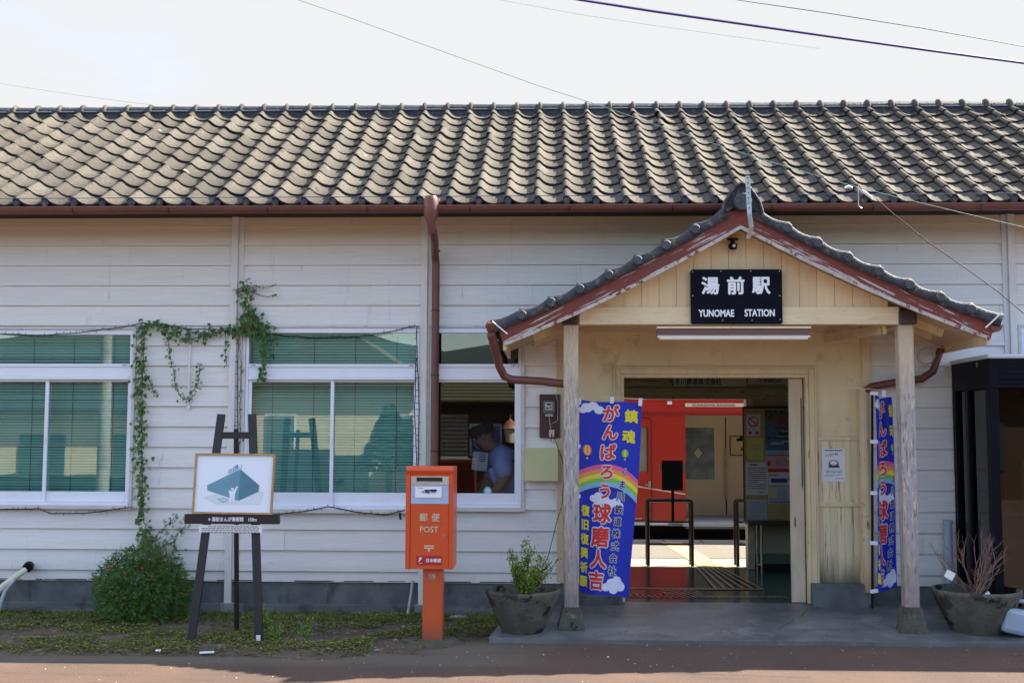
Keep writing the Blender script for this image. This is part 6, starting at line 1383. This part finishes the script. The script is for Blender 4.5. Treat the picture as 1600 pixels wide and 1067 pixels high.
wire('overhead_cable', 'thin dark overhead wire crossing the sky above the thick cable', ln([(1120, -6), (1150, 0), (1300, 22), (1450, 46), (1600, 73), (1700, 92)], (6, 8)), .007, WD)
wire('overhead_cable', 'very thin pale overhead wire in the middle of the sky', ln([(740, -8), (780, 0), (900, 22), (1020, 40), (1150, 58), (1280, 76)], (14, 16)), .005, mat('pale_wire', (.35, .36, .38)))
wire('overhead_cable', 'teal overhead wire slanting down over the tiled roof to the right eave', ln([(400, -22), (465, 0), (560, 33), (650, 66), (740, 98), (840, 134), (940, 166), (1020, 194), (1100, 220), (1200, 252), (1300, 282), (1400, 308), (1500, 332), (1620, 360)], (-1.3, -1.5)), .0022, WG)
wire('overhead_cable', 'very thin wire low in the sky at the left above the ridge', ln([(-60, 122), (0, 131), (120, 149), (240, 165)], (6, 3)), .0022, mat('pale_wire', (.35, .36, .38)))
wire('eave_wire', 'thin wire stretched along the eave just above the round tile ends', ln([(-80, 311), (300, 309), (700, 307), (1100, 305), (1680, 302)], -.62), .003, WD)
wire('service_cable', 'dark service cable falling from the eave bracket to the right edge', ln([(1370, 312), (1400, 338), (1450, 378), (1510, 420), (1560, 456), (1600, 490), (1650, 525)], (-.7, -1.4)), .004, BLK)
q = P(1345, 300, -.72); IN = thing('cable_bracket', 'small steel bracket with white insulators fixed to the gutter at right', 'bracket', q)
m = MB(); m.tube([P(1341, 290, -.72), P(1341, 322, -.72), P(1346, 326, -.72)], .006, STEEL, 6); m.build('rod', IN)
m = MB(); m.tube([P(1320, 294, -.72), P(1326, 292, -.72), P(1332, 294, -.72)], [.010, .014, .010], WHITE, 8); m.build('insulator', IN)
m = MB(); m.tube([P(1346, 297, -.72), P(1354, 303, -.72), P(1362, 310, -.72)], [.010, .014, .010], WHITE, 8); m.build('insulator', IN)

# ------------------------------------------------------------------ across the road, behind the camera (seen in the window reflections)
def mir(px, depth): return (px-862)*(10+depth)/1800, -depth
CRW = mat('cream_render', (.62, .56, .40), (.56, .5, .36), .8, 3)
HS = thing('house', 'cream rendered house with a grey tiled gable roof across the road', 'house', (-4.5, -19, GZ))
m = MB(); m.box(-7.6, -3.3, -23, -19, GZ, 2.6, CRW); m.box(-5.9, -4.6, -18.99, -18.95, GZ, .9, mat('dark_shutter', (.03, .06, .06))); m.build('wall', HS)
m = MB(); m.prism([(-7.9, 2.6), (-3.0, 2.6), (-4.9, 3.9), (-6.0, 3.9)], -23.2, -18.7, TILE); m.build('roof', HS)
for x in (-7.2, -4.2): m = MB(); m.box(x, x+.7, -18.99, -18.96, .9, 1.9, GLASSD); m.box(x-.05, x+.75, -18.995, -18.991, .84, 1.96, WHITE); m.build('window', HS)
HT = thing('wooden_hut', 'dark wooden hut with a mossy tiled roof across the road', 'hut', (-1.5, -17, GZ))
m = MB(); m.box(-2.6, 1.0, -20, -17, GZ, 2.2, DBRN); m.build('wall', HT)
HR = mat('mossy_roof', (.075, .078, .035), (.04, .042, .02), .9, 6, (1, 6, 6), .5, 20)
m = MB()
for k in range(9):
    t0, t1 = k/9, (k+1)/9; z0 = 2.2+.75*t0; y0 = -16.4-1.9*t0; z1 = 2.2+.75*t1; y1 = -16.4-1.9*t1
    m.add([(-2.85+.6*t0, y0, z0+.03), (1.3-.6*t0, y0, z0+.03), (1.3-.6*t1, y1, z1), (-2.85+.6*t1, y1, z1), (-2.85+.6*t0, y0, z0-.02), (1.3-.6*t0, y0, z0-.02)], [(0, 1, 2, 3), (4, 5, 1, 0)], HR)
m.prism([(-2.3, 2.94), (.75, 2.94), (.70, 3.06), (-2.25, 3.06)], -18.4, -18.25, HR); m.box(-2.6, 1.0, -20, -16.5, 2.12, 2.19, DBRN); m.build('roof', HT)
m = MB(); m.box(-2.59, -1.95, -16.98, -16.94, .7, 1.9, mat('grey_louvre', (.30, .31, .30))); 
for k in range(12): m.box(-2.59, -1.95, -16.938, -16.93, .75+k*.095, .77+k*.095, DBRN)
m.build('louvred_wall', HT)
LN = thing('lantern', 'copper topped lantern on the wooden hut across the road', 'lamp', (-.95, -16.7, 1.3))
m = MB(); m.lathe((-.95, -16.6, 1.25), [(.09, 0), (.15, .32)], mat('frosted_glass', (.55, .55, .42)), 6); m.build('glass', LN)
m = MB(); m.lathe((-.95, -16.6, 1.57), [(.22, 0), (.20, .03), (.10, .16), (.04, .20), (.03, .30), (.001, .36)], mat('copper', (.45, .22, .14), rough=.4, metal=.4), 8); m.build('lamp_top', LN)
m = MB(); m.bar((-.95, -16.95, 1.2), (-.95, -16.6, 1.24), .03, .03, DBRN); m.build('bracket', LN)
W2 = thing('house', 'long low cream house with dark shutters across the road at left', 'house', (-14, -20, GZ))
m = MB(); m.box(-22, -9.2, -24, -20, GZ, 2.0, CRW); m.build('wall', W2); m = MB(); m.prism([(-22.5, 2.0), (-8.8, 2.0), (-10, 3.4), (-21, 3.4)], -24.4, -19.6, TILED); m.build('roof', W2)
for x in (-20, -17, -14, -11.5): m = MB(); m.box(x, x+1.2, -19.99, -19.96, .1, 1.4, mat('dark_shutter', (.03, .06, .06))); m.build('shutter', W2)
W3 = thing('house', 'grey tiled brown house across the road at right', 'house', (8, -20, GZ))
m = MB(); m.box(2.6, 14, -25, -20, GZ, 2.8, mat('brown_boarding', (.12, .07, .045), (.09, .05, .035), .8, 4, (1, 1, 8))); m.build('wall', W3); m = MB(); m.prism([(2, 2.8), (14.6, 2.8), (12.5, 4.4), (4, 4.4)], -25.4, -19.5, TILED); m.build('roof', W3)
for x in (3.5, 6.5, 9.5): m = MB(); m.box(x, x+1.4, -19.99, -19.96, .6, 1.8, mat('dark_shutter', (.03, .06, .06))); m.build('shutter', W3)
m = MB(); vs = []; nx_ = 80
for j, (y, k) in enumerate(((-70, 0), (-95, .55), (-130, 1), (-160, .9))):
    for i in range(nx_+1): x = -260+520*i/nx_; vs.append((x, y, GZ-1+k*(15+9*noise.noise((x*.012, 0, 3))+5*noise.noise((x*.05, j, 1)))))
m.add(vs, [(j*(nx_+1)+i, j*(nx_+1)+i+1, (j+1)*(nx_+1)+i+1, (j+1)*(nx_+1)+i) for j in range(3) for i in range(nx_)], mat('forest_hill', (.010, .024, .022), (.016, .034, .026), .9, .15), True)
struct(m, 'hills')

HG = mat('hedge_leaf', (.03, .05, .03), (.02, .035, .022), .8, 9, bump=1, bscale=20)
def hedge(label, x0, x1, y, h):
    m = MB(); n_ = int((x1-x0)/.25)
    prof = [(0, 0), (-.35, .0), (-.42, .5), (-.33, .9), (0, 1.0), (.33, .9)]
    vs = [(x0+(x1-x0)*i/n_, y+a*(1+.2*noise.noise((i*.7, j, y))), GZ+h*b*(1+.15*noise.noise((i*.5, j*2, y)))) for i in range(n_+1) for j, (a, b) in enumerate(prof)]
    m.add(vs, [(i*6+j, i*6+j+1, i*6+7+j, i*6+6+j) for i in range(n_) for j in range(5)], HG, True); tag(m.build('hedge'), label, 'hedge')
hedge('long dark clipped hedge in front of the low cream house across the road', -23, -8.6, -17.6, .55)
hedge('short dark clipped hedge in front of the gabled house across the road', -7.8, -5.0, -17.4, .5)
CT = thing('conifer', 'dark cone shaped conifer in front of the gabled house across the road', 'tree', (-3.75, -16.6, GZ))
m = MB(); m.tube([(-3.75, -16.6, GZ), (-3.75, -16.6, .9)], .07, STEM, 8); m.build('trunk', CT)
m = MB()
for k in range(2600):
    t = R.random()**.7; a = R.uniform(0, 6.283); r_ = (1-t)*0+t*.70*R.uniform(.6, 1.05); z = 2.15-t*1.55
    leafq(m, (-3.75+r_*math.cos(a), -16.6+r_*math.sin(a), z), (math.cos(a), math.sin(a), -.3), (0, 0, 1), .16, .09, HG)
m.build('crown', CT)

m = MB()
for k in range(700):
    x = R.uniform(-6, 6); y = R.uniform(-3.2, -1.3) if R.random() < .6 else R.uniform(-2.1, -1.28)
    if x < -.5 and y > edge(x)-.02: continue
    r_ = R.uniform(.002, .006) if R.random() < .96 else R.uniform(.008, .014); z = GZ+.004
    m.add([(x, y, z+r_*.7)]+[(x+r_*math.cos(i*1.257)*R.uniform(.8, 1.3), y+r_*math.sin(i*1.257), z) for i in range(5)], [(0, i+1, (i+1) % 5+1) for i in range(5)], (PB_, PAP, DL, PB_)[k % 4])
o = tag(m.build('road_grit'), 'pale grit and crumbs scattered on the reddish road', 'grit'); o['kind'] = 'stuff'
m = MB()
for k in range(260):
    x = R.uniform(-.4, 3.4); t = R.random()**2; y = -1.22+t*1.1; zs = -.068+(.096)*(y+1.22)/1.24+.001; an = R.uniform(0, 6.28)
    leafq(m, (x, y, zs+.002), (math.cos(an), math.sin(an), .05), (0, 0, 1), R.uniform(.006, .02), R.uniform(.004, .01), (DL, GRY, GR)[k % 3], .2)
for k in range(160):
    x = R.uniform(-.4, 6); y = -1.26+R.uniform(-.02, .01); an = R.uniform(0, 6.28); leafq(m, (x, y, GZ+.006), (math.cos(an)*.4, math.sin(an)*.4, 1), (1, 0, 0), R.uniform(.01, .03), .005, GR, 0)
o = tag(m.build('slab_litter'), 'crumbs of dry leaf and tufts of grass along the edge of the concrete slab', 'litter'); o['kind'] = 'stuff'

UP = thing('utility_pole', 'pale concrete utility pole standing across the road by the low cream house', 'pole', (-10.4, -16.5, GZ))
m = MB(); m.tube([(-10.4, -16.5, GZ), (-10.4, -16.5, 7.5)], .15, CONCL, 12, taper=.75); m.build('pole', UP)
m = MB(); m.box(-11.1, -9.7, -16.55, -16.45, 6.6, 6.7, STEEL); m.build('crossarm', UP)
CK = mat('crack_dark', (.03, .032, .034))
for k, (xa_, ya_, xb_, yb_) in enumerate(((.55, -.35, 1.15, -.62), (1.15, -.62, 1.5, -1.2), (2.1, -.3, 1.75, -.9), (.35, -1.2, .62, -.95))):
    m = MB(); n_ = 16; prev = None
    for i in range(n_+1):
        t = i/n_; x = xa_+(xb_-xa_)*t+.02*noise.noise((t*6, k, 0)); y = ya_+(yb_-ya_)*t+.03*noise.noise((t*6, k, 5)); zs = -.068+.096*(y+1.22)/1.24+.0035; cur = [(x-.0022, y, zs), (x+.0022, y-.0015, zs)]
        if prev: m.add([prev[0], prev[1], cur[1], cur[0]], [(0, 1, 2, 3)], CK)
        prev = cur
    struct(m, 'slab_crack')
